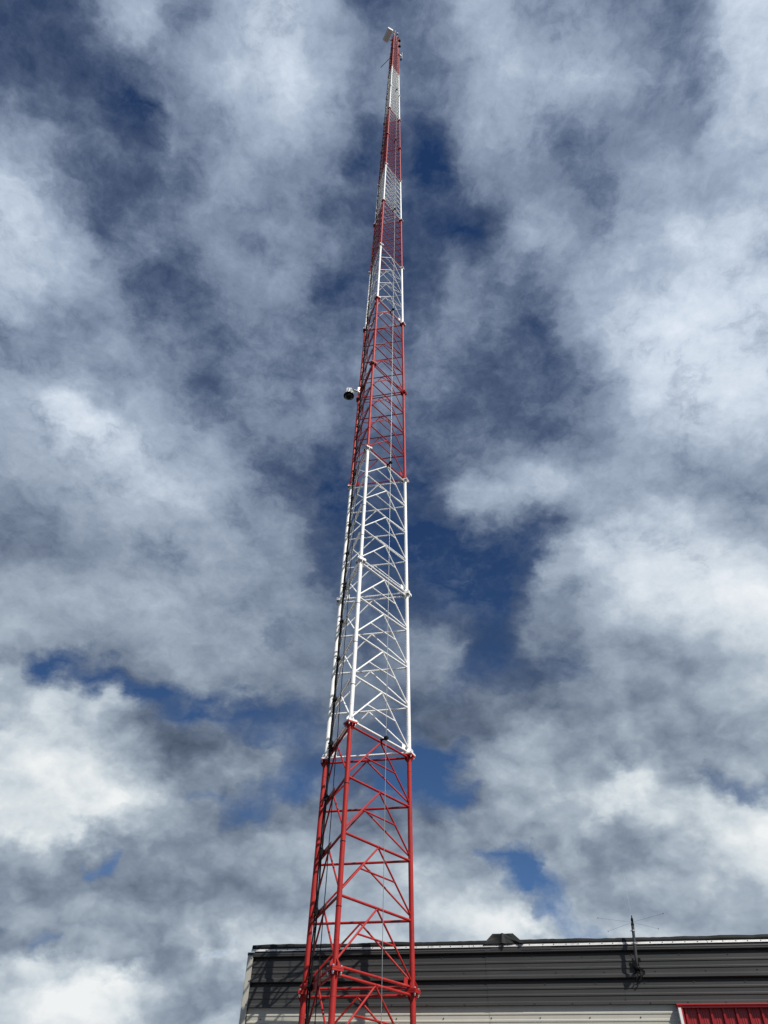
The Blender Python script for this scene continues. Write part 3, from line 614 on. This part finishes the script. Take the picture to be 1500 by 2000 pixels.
# flanged joints: a square plate with fins on either length, bolted together
for k, z in enumerate(LEVEL):
    r = LEG_R[min(k, len(LEG_R) - 1)]
    hs = 0.074 * r / 0.0335
    th = 0.022 if k < 6 else 0.02
    for i in range(3):
        c = leg_at(i, z)
        a = LEG_AZ[i] + R(45)
        ax = Vector((math.cos(a), math.sin(a), 0)); ay = Vector((-ax.y, ax.x, 0)); uz = Vector((0, 0, 1))
        corners = [(ax + ay).normalized(), (ax - ay).normalized(), (-ax + ay).normalized(), (-ax - ay).normalized()]
        for sgn, sec in ((-1, k - 1), (1, k)):
            if sec < 0 or sec >= len(PAINT): continue
            fl = MB()
            fl.box(c + uz * sgn * (th / 2 + 0.0015), ax, ay, uz, hs, hs, th / 2)
            gh = (0.085 if k < 8 else 0.06)
            for d in (ax, -ax, ay, -ay):
                tdir = Vector((-d.y, d.x, 0))
                b0 = c + uz * sgn * (th + 0.0016)
                poly = [b0 + d * (r * 0.9), b0 + d * (hs * 0.92), b0 + d * (hs * 0.92) + uz * sgn * gh * 0.45, b0 + d * (r * 1.05) + uz * sgn * gh]
                fl.prism([p - tdir * 0.005 for p in poly], tdir * 0.010)
            mats = [M[PAINT[sec]], M['bolt_dark']]
            if k >= 5 and sgn < 0:
                fl.slot = 1
                for d in corners:
                    b0 = c + d * hs * 0.98
                    fl.tube(b0 - uz * (th + 0.022), b0 + uz * (th + 0.02), 0.013, 6)
            fo = fl.build('flange', mats, tower)
            if k < 5 and sgn < 0:
                bm_mat = M['galv'] if k <= 2 else M['bolt_dark']
                for d in corners:
                    b0 = c + d * hs * 1.02
                    bo = MB()
                    bo.tube(b0 - uz * (th + 0.020), b0 - uz * (th + 0.002), 0.0165, 6)
                    bo.tube(b0 - uz * (th + 0.034), b0 - uz * (th + 0.020), 0.009, 10)
                    bo.tube(b0 + uz * (th + 0.003), b0 + uz * (th + 0.016), 0.0165, 6)
                    bo.tube(b0 - uz * (th + 0.006), b0 + uz * (th + 0.008), 0.008, 8)
                    bo.build('bolt', bm_mat, fo)
    # small lug plates standing on the horizontals beside the legs
    if 1 <= k < 7:
        for (i, j) in ((0, 1), (1, 2), (2, 0)):
            t = (leg_at(j, z) - leg_at(i, z)).normalized(); n = face_out(i, j)
            for e, sg in ((leg_at(j, z), -1), ):
                c = e + t * sg * 0.135 + Vector((0, 0, 0.085))
                MB().box(c, t, n, (0, 0, 1), 0.034, 0.005, 0.048).build('lug_plate', M[PAINT[min(k, len(PAINT) - 1)]], tower)

# flat bars across the cable face for the cable hangers
F_CABLE, F_THIN = 0.62, 0.37
nC = face_out(2, 0)
on_cable_face = lambda f, z, out: leg_at(0, z) * (1 - f) + leg_at(2, z) * f + nC * out
bars = MB(); n_bar = 0
for s, zn in hor_nodes:
    if s == 0 and zn < 1.5: continue
    dense = s >= 7
    f0, f1 = (0.36, 0.72) if s <= 1 else (0.12, 0.9)
    a, b = on_cable_face(f0, zn, 0.024), on_cable_face(f1, zn, 0.024)
    mb = MB() if n_bar < 60 else bars
    hh = 0.030 if s <= 1 else (0.020 if s < 7 else 0.014)
    mb.box((a + b) / 2 + Vector((0, 0, 0.012)), b - a, nC, (0, 0, 1), (b - a).length / 2, 0.003, hh)
    if n_bar < 60: mb.build('hanger_bar', M[PAINT[s]], tower)
    else: mb.slot = 0 if PAINT[s] == 'white' else 1
    n_bar += 1
bo = bars.build('upper_hanger_bars', [M['white'], M['red']], tower)
bo['kind'] = 'stuff'

# ------------------------------------------------------------------ cables on the tower
random.seed(7)
def cable_path(f, out, z_lo, z_hi, step, sway, seed):
    rnd = random.Random(seed)
    pts = []; z = z_lo
    while z < z_hi:
        sx, so = rnd.uniform(-1, 1) * sway, rnd.uniform(-0.3, 1) * sway
        pts.append(on_cable_face(f, z, out + so) + (leg_at(2, z) - leg_at(0, z)).normalized() * sx)
        z += step
    return pts

feeder = thing('feeder_cable', 'thick black twin cable climbing the left face of the tower from clamp to clamp', 'cable', tuple(on_cable_face(F_CABLE, GZ, 0.05)))
MB().sweep(cable_path(F_CABLE, 0.055, GZ, 43.6, 0.25, 0.007, 1), 0.0125, 8).build('cable_run', M['rubber'], feeder)
MB().sweep(cable_path(F_CABLE + 0.035, 0.062, GZ, 42.0, 0.19, 0.012, 2), 0.0095, 8).build('cable_run', M['rubber'], feeder)
nclamp = 0
for s, zn in hor_nodes:
    if s == 0 and zn < 1.5: continue
    if s >= 7 and round((zn - LEVEL[s]) / 0.38) % 2: continue
    cp = MB()
    c = on_cable_face(F_CABLE + 0.015, zn + 0.012, 0.055)
    t = (leg_at(2, zn) - leg_at(0, zn)).normalized()
    q = 1.0 if s < 5 else random.uniform(0.5, 0.8)
    cp.box(c, t, nC, (0, 0, 1), 0.026 * q, 0.026 * q, 0.034 * q)
    cp.tube(c - nC * 0.035 * q, c + nC * 0.048 * q, 0.009 * q, 8)
    cp.box(c + Vector((0, 0, 0.045 * q)) + t * 0.01, t, nC, (0, 0, 1), 0.017 * q, 0.02 * q, 0.016 * q)
    cp.build('cable_clamp', M['black'], feeder)
thin = MB()
thin.sweep(cable_path(F_THIN, 0.05, GZ, 42.5, 0.25, 0.005, 3), 0.0065, 6)
o = thin.build('thin_cable', M['rubber'], None, tuple(on_cable_face(F_THIN, GZ, 0.05)))
tag(o, 'thin black cable hanging on the left face of the tower beside the thick twin cable', 'cable')

legc = thing('leg_cable', 'black cable tied with rings to the left side of the nearest tower leg', 'cable', tuple(leg_at(0, GZ)))
pts = []; z = GZ
side = (leg_at(2, 0) - leg_at(0, 0)).normalized()
legdir = Vector((side.x, side.y, 0)).normalized()
while z < 20.4:
    s = max(k for k in range(len(PAINT)) if LEVEL[k] <= max(z, -1.05))
    near = min(abs(z - lv) for lv in LEVEL)
    off = LEG_R[s] + 0.011 + (0.075 * max(0, 1 - near / 0.16))
    pts.append(leg_at(0, z) + legdir * off)
    z += 0.08
MB().sweep(pts, 0.0085, 8).build('cable_run', M['rubber'], legc)
z = 0.35
while z < 20:
    if min(abs(z - lv) for lv in LEVEL) > 0.2:
        s = max(k for k in range(len(PAINT)) if LEVEL[k] <= max(z, -1.05))
        MB().tube(leg_at(0, z - 0.004), leg_at(0, z + 0.004), LEG_R[s] + 0.003, 20).build('tie_ring', M['rubber'], legc)
    z += 0.76

# ------------------------------------------------------------------ climbing safety cable and its stand-offs on the right face
nR = face_out(0, 1)
right_mid = lambda z, out: (leg_at(0, z) + leg_at(1, z)) / 2 + nR * out
z_list = [GZ + 0.25 * k for k in range(int((43.5 - GZ) / 0.25))]
o = MB().sweep([right_mid(z, 0.105) for z in z_list], 0.0048, 6).build('safety_cable', M['steel_rope'], None, tuple(right_mid(GZ, 0.105)))
tag(o, 'thin grey steel climbing cable running up the right face of the tower', 'cable')
SO_LABEL = [
    'lowest black cable guide, where the bottom red band meets the lowest white band',
    'black cable guide where the lowest white band ends under red, below the dome camera',
    'black cable guide at the foot of the short white band above the dome camera',
    'black cable guide at the foot of the second highest white band',
    'black cable guide amid the red band under the topmost white band',
    'highest black cable guide, amid the topmost white band',
]
def standoff(z):
    t = thing('cable_guide', '', 'cable guide', tuple(right_mid(z - 0.042, 0.0)), 'black guides that hold the climbing cable off the tower')
    c = right_mid(z - 0.042, 0.0)
    tt = (leg_at(1, z) - leg_at(0, z)).normalized()
    a = MB().box(c + nR * 0.052 + Vector((0, 0, 0.03)), nR, tt, (0, 0, 1), 0.052, 0.011, 0.008)
    a.box(c + nR * 0.012 + Vector((0, 0, 0.012)), nR, tt, (0, 0, 1), 0.006, 0.018, 0.034)
    a.build('arm', M['black'], t)
    h = MB().box(c + nR * 0.107 + Vector((0, 0, 0.032)), nR, tt, (0, 0, 1), 0.026, 0.027, 0.020)
    h.tube(c + nR * 0.115 + Vector((0, 0, 0.0)), c + nR * 0.115 + Vector((0, 0, 0.066)), 0.013, 8)
    h.build('guide_block', M['black'], t)
    return t
so0 = standoff(LEVEL[2])
so0['label'] = SO_LABEL[0]
for lab, k in zip(SO_LABEL[1:], (4, 6, 8, 10, 12)):
    c = so0.copy(); COL.objects.link(c)
    c.location = right_mid(LEVEL[k] - 0.042, 0.0)
    c['label'] = lab
    for ch in so0.children:
        d = ch.copy(); COL.objects.link(d); d.parent = c

# ------------------------------------------------------------------ dome camera
CZ = 14.40
cb = leg_at(2, CZ)
cam_t = thing('dome_camera', 'white dome security camera with black dome on an arm off the left tower leg', 'camera', tuple(cb))
dirn = Vector((-0.93, -0.36, 0)).normalized(); perp = Vector((-dirn.y, dirn.x, 0))
mt = MB().box(cb + dirn * 0.045 + Vector((0, 0, 0.03)), dirn, perp, (0, 0, 1), 0.018, 0.045, 0.085)
mt.box(cb + dirn * 0.028 + Vector((0, 0, -0.055)), dirn, perp, (0, 0, 1), 0.012, 0.055, 0.012)
mt.box(cb + dirn * 0.028 + Vector((0, 0, 0.105)), dirn, perp, (0, 0, 1), 0.012, 0.055, 0.012)
mt.build('mount_plate', M['housing'], cam_t)
A0 = cb + dirn * 0.06
arm = [A0 + dirn * t + Vector((0, 0, h)) for t, h in ((0, 0.0), (0.05, 0.0), (0.09, 0.0), (0.13, -0.002), (0.17, -0.010), (0.197, -0.034), (0.207, -0.07))]
MB().sweep(arm, 0.026, 12).build('arm', M['grey_plastic'], cam_t)
hc = A0 + dirn * 0.207 + Vector((0, 0, -0.075))
MB().lathe(hc, (0, 0, -1), [(-0.035, 0.03), (-0.026, 0.06), (0.0, 0.093), (0.04, 0.110), (0.12, 0.114), (0.205, 0.115)], 32).build('housing', M['housing'], cam_t)
MB().lathe(hc + Vector((0, 0, -0.204)), (0, 0, -1), [(0, 0.116), (0.004, 0.127), (0.016, 0.128), (0.020, 0.116)], 32).build('shade_ring', M['black'], cam_t)
MB().lathe(hc + Vector((0, 0, -0.232)), (0, 0, -1), [(0.0, 0.094), (0.02, 0.092), (0.045, 0.081), (0.065, 0.062), (0.083, 0.034), (0.090, 0.004)], 32).build('dome', M['dome'], cam_t)

# ------------------------------------------------------------------ equipment at the tower head
ax3 = lambda x, y, z: Vector((AX.x + x, AX.y + y, z))
ant = thing('box_antenna', 'white box antenna sticking out to the left at the very top of the tower', 'antenna', tuple(ax3(-0.42, -0.16, 44.25)))
la = Vector((-0.42, 0.86, -0.05)).normalized(); wa = Vector((la.y, -la.x, 0)).normalized(); ua = wa.cross(la).normalized()
if ua.z < 0: ua = -ua
cc = ax3(-0.365, -0.14, 44.35)
sh = MB()
hl, hw, hh = 0.305, 0.14, 0.15
prof = [(-hw, -hh + 0.03), (-hw + 0.03, -hh), (hw - 0.03, -hh), (hw, -hh + 0.03), (hw, hh - 0.03), (hw - 0.03, hh), (-hw + 0.03, hh), (-hw, hh - 0.03)]
sh.prism([cc - la * hl + wa * x + ua * y for x, y in prof], la * 2 * hl)
sh.build('radome', M['housing'], ant)
MB().box(cc - wa * (hw + 0.004) - ua * 0.06, la, wa, ua, hl * 0.96, 0.006, 0.012).build('seam', M['bolt_dark'], ant)
br = MB()
br.tube(cc + wa * hw - la * 0.2, leg_at(0, 44.3), 0.016, 8)
br.tube(cc + wa * hw + la * 0.15, leg_at(2, 44.3), 0.016, 8)
br.tube(leg_at(0, 44.12), leg_at(0, 44.50), 0.034, 8)
br.build('bracket', M['bolt_dark'], ant)

rod = thing('boom_rod', 'thin dark rod slanting out to the left just below the tower head', 'rod', tuple(ax3(-0.24, 0.10, 41.3)))
MB().tube(ax3(-0.16, 0.10, 41.32), ax3(-0.65, 0.56, 41.3), 0.014, 8).build('tube', M['pole'], rod)
MB().box(ax3(-0.19, 0.12, 41.32), (1, 0, 0), (0, 1, 0), (0, 0, 1), 0.03, 0.03, 0.04).build('clamp', M['black'], rod)

sn = thing('weather_sensor', 'small white box and black sensor on a stub arm right of the tower head', 'sensor', tuple(ax3(0.22, 0.10, 41.9)))
MB().tube(ax3(0.20, 0.07, 42.0), ax3(0.40, 0.26, 42.0), 0.012, 8).build('arm', M['bolt_dark'], sn)
MB().box(ax3(0.31, 0.20, 42.05), (1, 0.8, 0), (-0.8, 1, 0), (0, 0, 1), 0.055, 0.035, 0.06).build('white_box', M['housing'], sn)
MB().lathe(ax3(0.35, 0.32, 41.98), (0, 0, -1), [(0, 0.03), (0.05, 0.045), (0.2, 0.045), (0.26, 0.02)], 12).build('sensor_head', M['black'], sn)
MB().tube(ax3(0.40, 0.26, 41.8), ax3(0.40, 0.24, 42.75), 0.010, 6).build('whip', M['whip'], sn)

bc = thing('top_lamp', 'small pale lamp on a short stem standing on the top of the tower', 'lamp', tuple(ax3(0.12, 0.04, 44.6)))
MB().tube(ax3(0.12, 0.03, 44.5), ax3(0.125, 0.0, 45.1), 0.012, 8).build('stem', M['pole'], bc)
MB().lathe(ax3(0.125, 0.0, 45.08), (0, 0, 1), [(0, 0.02), (0.03, 0.05), (0.10, 0.05)], 12).build('base', M['black'], bc)
MB().lathe(ax3(0.125, 0.0, 45.182), (0, 0, 1), [(0, 0.045), (0.12, 0.045), (0.17, 0.01)], 12).build('lens', M['housing'], bc)
sp = MB().tube(ax3(0.0, -0.06, 44.5), ax3(0.0, -0.10, 45.6), 0.011, 6, 0.005)
o = sp.build('lightning_rod', M['whip'], None, tuple(ax3(0.0, -0.06, 44.5)))
tag(o, 'thin pale spike pointing up from the tower top between the box antenna and the lamp', 'lightning rod')
wt = MB().lathe(ax3(0.085, 0.0, 43.75), (0, 0.02, 1), [(0, 0.02), (0.02, 0.028), (1.0, 0.028), (1.05, 0.015)], 12)
o = wt.build('tube_antenna', M['housing'], None, tuple(ax3(0.085, 0.0, 43.75)))
tag(o, 'short white tube antenna standing inside the red lattice below the tower top', 'antenna')
def radio_unit(z, dx):
    t = thing('radio_unit', '', 'radio', tuple(ax3(0.22, 0.0, z)), 'small dark radio units on the right leg below the tower top')
    MB().box(ax3(0.25, 0.02, z), (1, 0.6, 0), (-0.6, 1, 0), (0, 0, 1), 0.055, 0.045, 0.10).build('case', M['black'], t)
    MB().tube(ax3(0.17, 0.04, z), ax3(0.25, 0.02, z), 0.012, 6).build('bracket', M['black'], t)
    return t
u0 = radio_unit(44.05, 0); u0['label'] = 'small dark unit on the right leg just under the tower top, upper of two'
u1 = u0.copy(); COL.objects.link(u1); u1.location = ax3(0.235, 0.0, 43.0); u1['label'] = 'small dark unit on the right leg under the tower top, lower of two'
for ch in list(u0.children):
    d = ch.copy(); COL.objects.link(d); d.parent = u1

# ------------------------------------------------------------------ metal building
WB = R(-11.3)
WT = Vector((math.cos(WB), math.sin(WB), 0)); WO = Vector((math.sin(WB), -math.cos(WB), 0))
W0 = Vector((0, 11.4, 0))
wp = lambda s, o, z: W0 + WT * s + WO * o + Vector((0, 0, z))
S_L, S_R = -1.724, 9.2
DEPTH = 7.5
bld = thing('metal_building', 'low metal building with charcoal top band over beige ribbed walls', 'building', tuple(wp(3.0, -3, GZ)))

def profile_sheet(mb, s0, s1, zo, o_base):
    """horizontal ribbed sheet: zo is a list of (z, o) from top to bottom"""
    b = len(mb.v); n = len(zo)
    for s in (s0, s1):
        for z, o in zo: mb.v.append(wp(s, o_base + o, z))
    for i in range(n - 1):
        mb.face((b + i, b + i + 1, b + n + i + 1, b + n + i))
    # thin return at the ends so that a lap reads as an edge
    for e, s in ((0, s0), (1, s1)):
        k = len(mb.v)
        for z, o in zo: mb.v.append(wp(s, o_base + o - 0.006, z))
        for i in range(n - 1):
            mb.face((b + e * n + i, b + e * n + i + 1, k + i + 1, k + i))

def rib(zc, h=0.032, a=0.014, b=0.038):
    return [(zc + b, 0), (zc + a, h), (zc - a, h), (zc - a - 0.008, 0.004), (zc - a - 0.009, -0.045), (zc - 0.066, -0.045), (zc - 0.068, 0)]
def minor(zc):
    return [(zc + 0.020, 0), (zc + 0.010, 0.0065), (zc - 0.006, 0.0065), (zc - 0.014, 0)]

FO = 0.030
fas = [(2.566, 0)] + rib(2.523) + minor(2.392) + minor(2.314) + rib(2.218) + minor(2.098) + minor(2.022) + [(1.962, 0), (1.948, 0.012), (1.919, 0.014), (1.917, -0.02)]
fp = MB()
profile_sheet(fp, -1.648, 1.572, fas, FO)
profile_sheet(fp, 1.572, 2.051, fas, FO + 0.0035)
profile_sheet(fp, 2.051, S_R, fas, FO)
bei = [(1.95, 0)] + minor(1.832) + minor(1.756) + rib(1.655)
z = 1.655 - 0.305
while z > GZ + 0.1:
    bei += minor(z + 0.191) + minor(z + 0.115) + rib(z); z -= 0.305
bei += [(GZ, 0)]
wallm = MB()
profile_sheet(wallm, -1.648, 1.58, bei, 0.0)
profile_sheet(wallm, 1.58, 3.884, bei, 0.003)
profile_sheet(wallm, 6.94, S_R, bei, 0.0)
wallm.prism([wp(S_L + 0.004, 0.0, GZ), wp(S_L + 0.004, -DEPTH, GZ), wp(S_L + 0.004, -DEPTH, 2.52), wp(S_L + 0.004, 0.0, 2.52)], WT * 0.05)
wallm.prism([wp(S_R - 0.05, -0.01, GZ), wp(S_R - 0.05, -DEPTH, GZ), wp(S_R - 0.05, -DEPTH, 2.52), wp(S_R - 0.05, -0.01, 2.52)], WT * 0.05)
wallm.prism([wp(S_L + 0.06, -DEPTH, GZ), wp(S_R - 0.06, -DEPTH, GZ), wp(S_R - 0.06, -DEPTH, 2.52), wp(S_L + 0.06, -DEPTH, 2.52)], WO * 0.05)
# corner trim with its return round the side
ct = MB()
ct.box(wp((S_L - 1.646) / 2, 0.050, (GZ + 2.526) / 2), WT, WO, (0, 0, 1), (-1.646 - S_L) / 2, 0.004, (2.526 - GZ) / 2)
ct.box(wp(S_L - 0.002, -0.03, (GZ + 2.526) / 2), WT, WO, (0, 0, 1), 0.003, 0.075, (2.526 - GZ) / 2)
# eave trim
ev = MB()
ev.prism([wp(S_L - 0.004, 0.0, 2.566), wp(S_L - 0.004, 0.060, 2.562), wp(S_L - 0.004, 0.066, 2.532), wp(S_L - 0.004, 0.058, 2.529), wp(S_L - 0.004, 0.0, 2.529)], WT * (S_R - S_L))
ev.build('eave_trim', M['fascia'], bld)
ev2 = MB().box(wp((1.62 + 3.0) / 2 - 0.26, 0.0645, 2.549), WT, WO, (0, 0, 1), 0.40, 0.003, 0.020)
ev2.build('eave_trim', M['fascia'], bld)
# bright strip, tilted to the sky, in lengths
random.seed(3)
st = MB(); s = -1.68
while s < S_R - 0.02:
    e = min(s + 3.05, S_R - 0.02)
    st.prism([wp(s, 0.074, 2.569), wp(s, 0.056, 2.598), wp(s, 0.050, 2.597), wp(s, 0.068, 2.5685)], WT * (e - s - 0.006))
    s = e
st.slot = 1; s = -1.62
while s < S_R - 0.05:
    c = wp(s + random.uniform(-0.015, 0.015), 0.062, 2.584)
    n = (WO * 0.034 + Vector((0, 0, 0.024))).normalized()
    st.tube(c - n * 0.004, c + n * 0.005, 0.008, 8)
    s += 0.152
st.build('termination_strip', [M['strip'], M['screw']], bld)
# membrane edge that turns over the roof rim, slightly wavy
mb = MB(); ns = 220
prof = [(-DEPTH, 2.63), (-0.6, 2.655), (0.0, 2.660), (0.035, 2.656), (0.052, 2.642), (0.058, 2.62), (0.055, 2.598), (0.045, 2.596)]
rnd = random.Random(5)
wob = [0.0] * (ns + 1)
for i in range(1, ns + 1): wob[i] = wob[i - 1] * 0.9 + rnd.uniform(-1, 1) * 0.0028
for i in range(ns + 1):
    s = -1.676 + (S_R + 1.676) * i / ns
    for k, (o, z) in enumerate(prof):
        w_ = wob[i] if k > 1 else 0
        mb.v.append(wp(s, o + (w_ * 0.8 if k > 2 else 0), z + w_))
n = len(prof)
for i in range(ns):
    for k in range(n - 1):
        mb.face((i * n + k, i * n + k + 1, (i + 1) * n + k + 1, (i + 1) * n + k), True)
mb.face(tuple(range(n)))
mb.build('roof_membrane', M['membrane'], bld)
# panel screws, part of each sheet
fp.slot = 1; wallm.slot = 1; ct.slot = 1
rnd = random.Random(11)
for zr, st_, off in ((2.455, 0.61, 0.1), (2.262, 0.61, 0.37), (2.150, 0.61, 0.22), (1.935, 0.46, 0.05)):
    s = -1.55 + off
    while s < 6.5:
        c = wp(s + rnd.uniform(-0.02, 0.02), FO + (0.0135 if zr < 1.95 else 0.0), zr + rnd.uniform(-0.004, 0.004))
        if zr < 2.3 and zr > 2.2: c = c + Vector((0, 0, 0.016))
        fp.tube(c, c + WO * 0.006, 0.0075, 8)
        s += st_
s = -1.45
while s < 3.7:
    wallm.tube(wp(s, 0.0, 1.79), wp(s, 0.010, 1.79), 0.0075, 8); s += 0.61
for zz_ in (2.49, 2.22, 1.95, 1.6):
    ct.tube(wp(-1.662, 0.053, zz_), wp(-1.662, 0.060, zz_), 0.007, 8)
fp.build('fascia_panel', [M['fascia'], M['screw']], bld)
wallm.build('wall', [M['beige'], M['screw']], bld)
ct.build('corner_trim', [M['beige'], M['screw']], bld)
# red sliding door with its trim
door = MB()
DL, DR = 3.935, 6.90
prof = []
s = DL
while s < DR:
    prof += [(s, 0.0), (s + 0.012, 0.0), (s + 0.024, 0.026), (s + 0.046, 0.026), (s + 0.058, 0.0)]
    for q in (0.088, 0.112):
        prof += [(s + q - 0.010, 0.0), (s + q, 0.004), (s + q + 0.010, 0.0)]
    s += 0.1465
b = len(door.v)
for zz_ in (1.884, GZ + 0.02):
    for (s, o) in prof: door.v.append(wp(s, 0.030 + o, zz_))
n = len(prof)
for i in range(n - 1): door.face((b + i, b + i + 1, b + n + i + 1, b + n + i))
dd = door.build('door', M['door_red'], bld)
hd = MB().prism([wp(3.872, 0.02, 1.922), wp(3.872, 0.080, 1.9165), wp(3.872, 0.106, 1.899), wp(3.872, 0.094, 1.893), wp(3.872, 0.092, 1.872), wp(3.872, 0.02, 1.872)], WT * (6.96 - 3.872))
hd.build('header', M['trim_red'], dd)
MB().box(wp(3.896, 0.060, (GZ + 1.868) / 2), WT, WO, (0, 0, 1), 0.016, 0.05, (1.868 - GZ) / 2).build('jamb', M['housing'], dd)
MB().box(wp(3.924, 0.045, (GZ + 1.868) / 2), WT, WO, (0, 0, 1), 0.0105, 0.04, (1.868 - GZ) / 2).build('edge_trim', M['trim_red'], dd)
MB().box(wp(6.925, 0.060, (GZ + 1.868) / 2), WT, WO, (0, 0, 1), 0.016, 0.05, (1.868 - GZ) / 2).build('jamb', M['housing'], dd)
# conduits of the membrane: a draped black hood on the roof edge
hood = MB()
rows, colsn = 12, 33
for r_ in range(rows + 1):
    t = r_ / rows
    for c_ in range(colsn + 1):
        u = c_ / colsn
        # footprint narrows towards the top
        s0 = 1.560 + 0.125 * t; s1 = 2.095 - 0.135 * t
        s = s0 + (s1 - s0) * u
        o = 0.080 - 0.085 * t
        z = 2.604 + 0.140 * t
        # folds hanging from the two upper corners and the middle
        fold = math.exp(-((u - 0.47) / 0.05) ** 2) * 0.030 * (1 - 0.3 * t)
        swag = -0.035 * math.sin(math.pi * min(1, max(0, u / 0.45))) * math.sin(math.pi * min(1, t * 1.1)) if u < 0.45 else 0
        diag = 0.030 * math.exp(-((u - 0.5 - 0.42 * (1 - t)) / 0.06) ** 2) - 0.022 * math.exp(-((u - 0.62 - 0.20 * (1 - t)) / 0.08) ** 2)
        o += fold + swag * 0.9 + diag * (1 - t * 0.6)
        hood.v.append(wp(s, o, z))
n = colsn + 1
for r_ in range(rows):
    for c_ in range(colsn):
        hood.face((r_ * n + c_, r_ * n + c_ + 1, (r_ + 1) * n + c_ + 1, (r_ + 1) * n + c_), True)
k0 = rows * n
back = [wp(1.565, -0.75, 2.64), wp(2.085, -0.75, 2.64), wp(1.93, -0.50, 2.725), wp(1.715, -0.50, 2.725)]
kb = len(hood.v); hood.v += back
hood.face(tuple(k0 + i for i in range(n)) + (kb + 2, kb + 3))
hood.face((kb + 3, kb + 2, kb + 1, kb))
hood.face(tuple(r_ * n for r_ in range(rows + 1)) + (kb + 3, kb))
hood.face(tuple(r_ * n + colsn for r_ in range(rows, -1, -1)) + (kb + 1, kb + 2))
hood.box(wp(1.815, 0.082, 2.583), WT, WO, (0, 0, 1), 0.012, 0.006, 0.026)
o = hood.build('membrane_hood', M['membrane'], None, tuple(wp(1.82, -0.2, 2.6)))
tag(o, 'draped black membrane hood humped on the roof edge of the building', 'roof hood')

# ------------------------------------------------------------------ ground plane antenna on the wall
gp = thing('ground_plane_antenna', 'dark wall-mounted mast with four thin radials and a whip above the charcoal band', 'antenna', tuple(wp(3.49, FO, 2.30)))
foot = wp(3.492, FO + 0.012, 2.315)
out1 = Vector((3.379, 10.551, 2.301)); top1 = Vector((3.4235, 10.543, 2.80))
fb = MB()
fb.box(foot, WT, WO, (0, 0, 1), 0.030, 0.012, 0.075)
fb.box(foot + WO * 0.02 + WT * 0.045 + Vector((0, 0, -0.03)), WT + Vector((0, 0, -0.8)), WO, (0, 0, 1), 0.05, 0.006, 0.018)
fb.box(foot + WO * 0.02 - WT * 0.036 + Vector((0, 0, 0.05)), WT + Vector((0, 0, -0.5)), WO, (0, 0, 1), 0.014, 0.008, 0.045)
fb.box(foot + WO * 0.03 + WT * 0.035 + Vector((0, 0, 0.075)), WT, WO, (0, 0, 1), 0.022, 0.014, 0.02)
fb.build('wall_bracket', M['black'], gp)
d1 = (top1 - out1).normalized()
path = [foot, foot + WO * 0.05 + Vector((0, 0, -0.008)), out1 - WO * 0.05 + Vector((0, 0, 0.0)), out1 - WO * 0.02 + Vector((0, 0, 0.012)), out1 + d1 * 0.045, out1 + d1 * 0.1, out1 + d1 * 0.3, top1 - d1 * 0.04]
MB().sweep(path, 0.0185, 14).build('mast', M['pole'], gp)
col = MB()
for q in (0.10, 0.245):
    c = top1 - d1 * q
    col.tube(c - d1 * 0.008, c + d1 * 0.008, 0.022, 14); col.box(c - WT * 0.028, WT, WO, d1, 0.010, 0.006, 0.006)
col.build('clamp_ring', M['galv'], gp)
coil = MB().lathe(top1 - d1 * 0.04, d1, [(0, 0.019), (0.02, 0.021), (0.03, 0.014), (0.05, 0.013), (0.055, 0.017), (0.085, 0.015), (0.09, 0.008), (0.12, 0.006)], 14)
coil.build('antenna_base', M['black'], gp)
hub = top1 + d1 * 0.0
for (dx, dy) in ((0.27, -0.40), (-0.43, -0.12), (0.46, 0.29), (-0.24, 0.54)):
    v_ = Vector((dx, dy, 0)).normalized() * 0.50
    rb = MB().tube(hub, hub + v_, 0.0010, 6)
    rb.lathe(hub + v_ - v_.normalized() * 0.005, v_, [(0, 0.003), (0.003, 0.006), (0.008, 0.006), (0.011, 0.003)], 8)
    rb.build('radial', M['pole'], gp)
MB().tube(top1 + d1 * 0.07, Vector((3.427, 10.542, 3.45)), 0.0011, 6).build('whip', M['whip'], gp)
for k, (dx, ln, sw) in enumerate(((-0.035, 0.10, 0.02), (0.0, 0.12, 0.03), (0.03, 0.06, 0.035))):
    pts = [foot + WO * 0.035 + WT * (dx + sw * math.sin(2.6 * q / 8 * math.pi)) + Vector((0, 0, -0.05 - ln * math.sin(q / 8 * math.pi * 0.9))) for q in range(9)]
    MB().sweep(pts, 0.0045, 6).build('loose_wire', M['rubber'], gp)
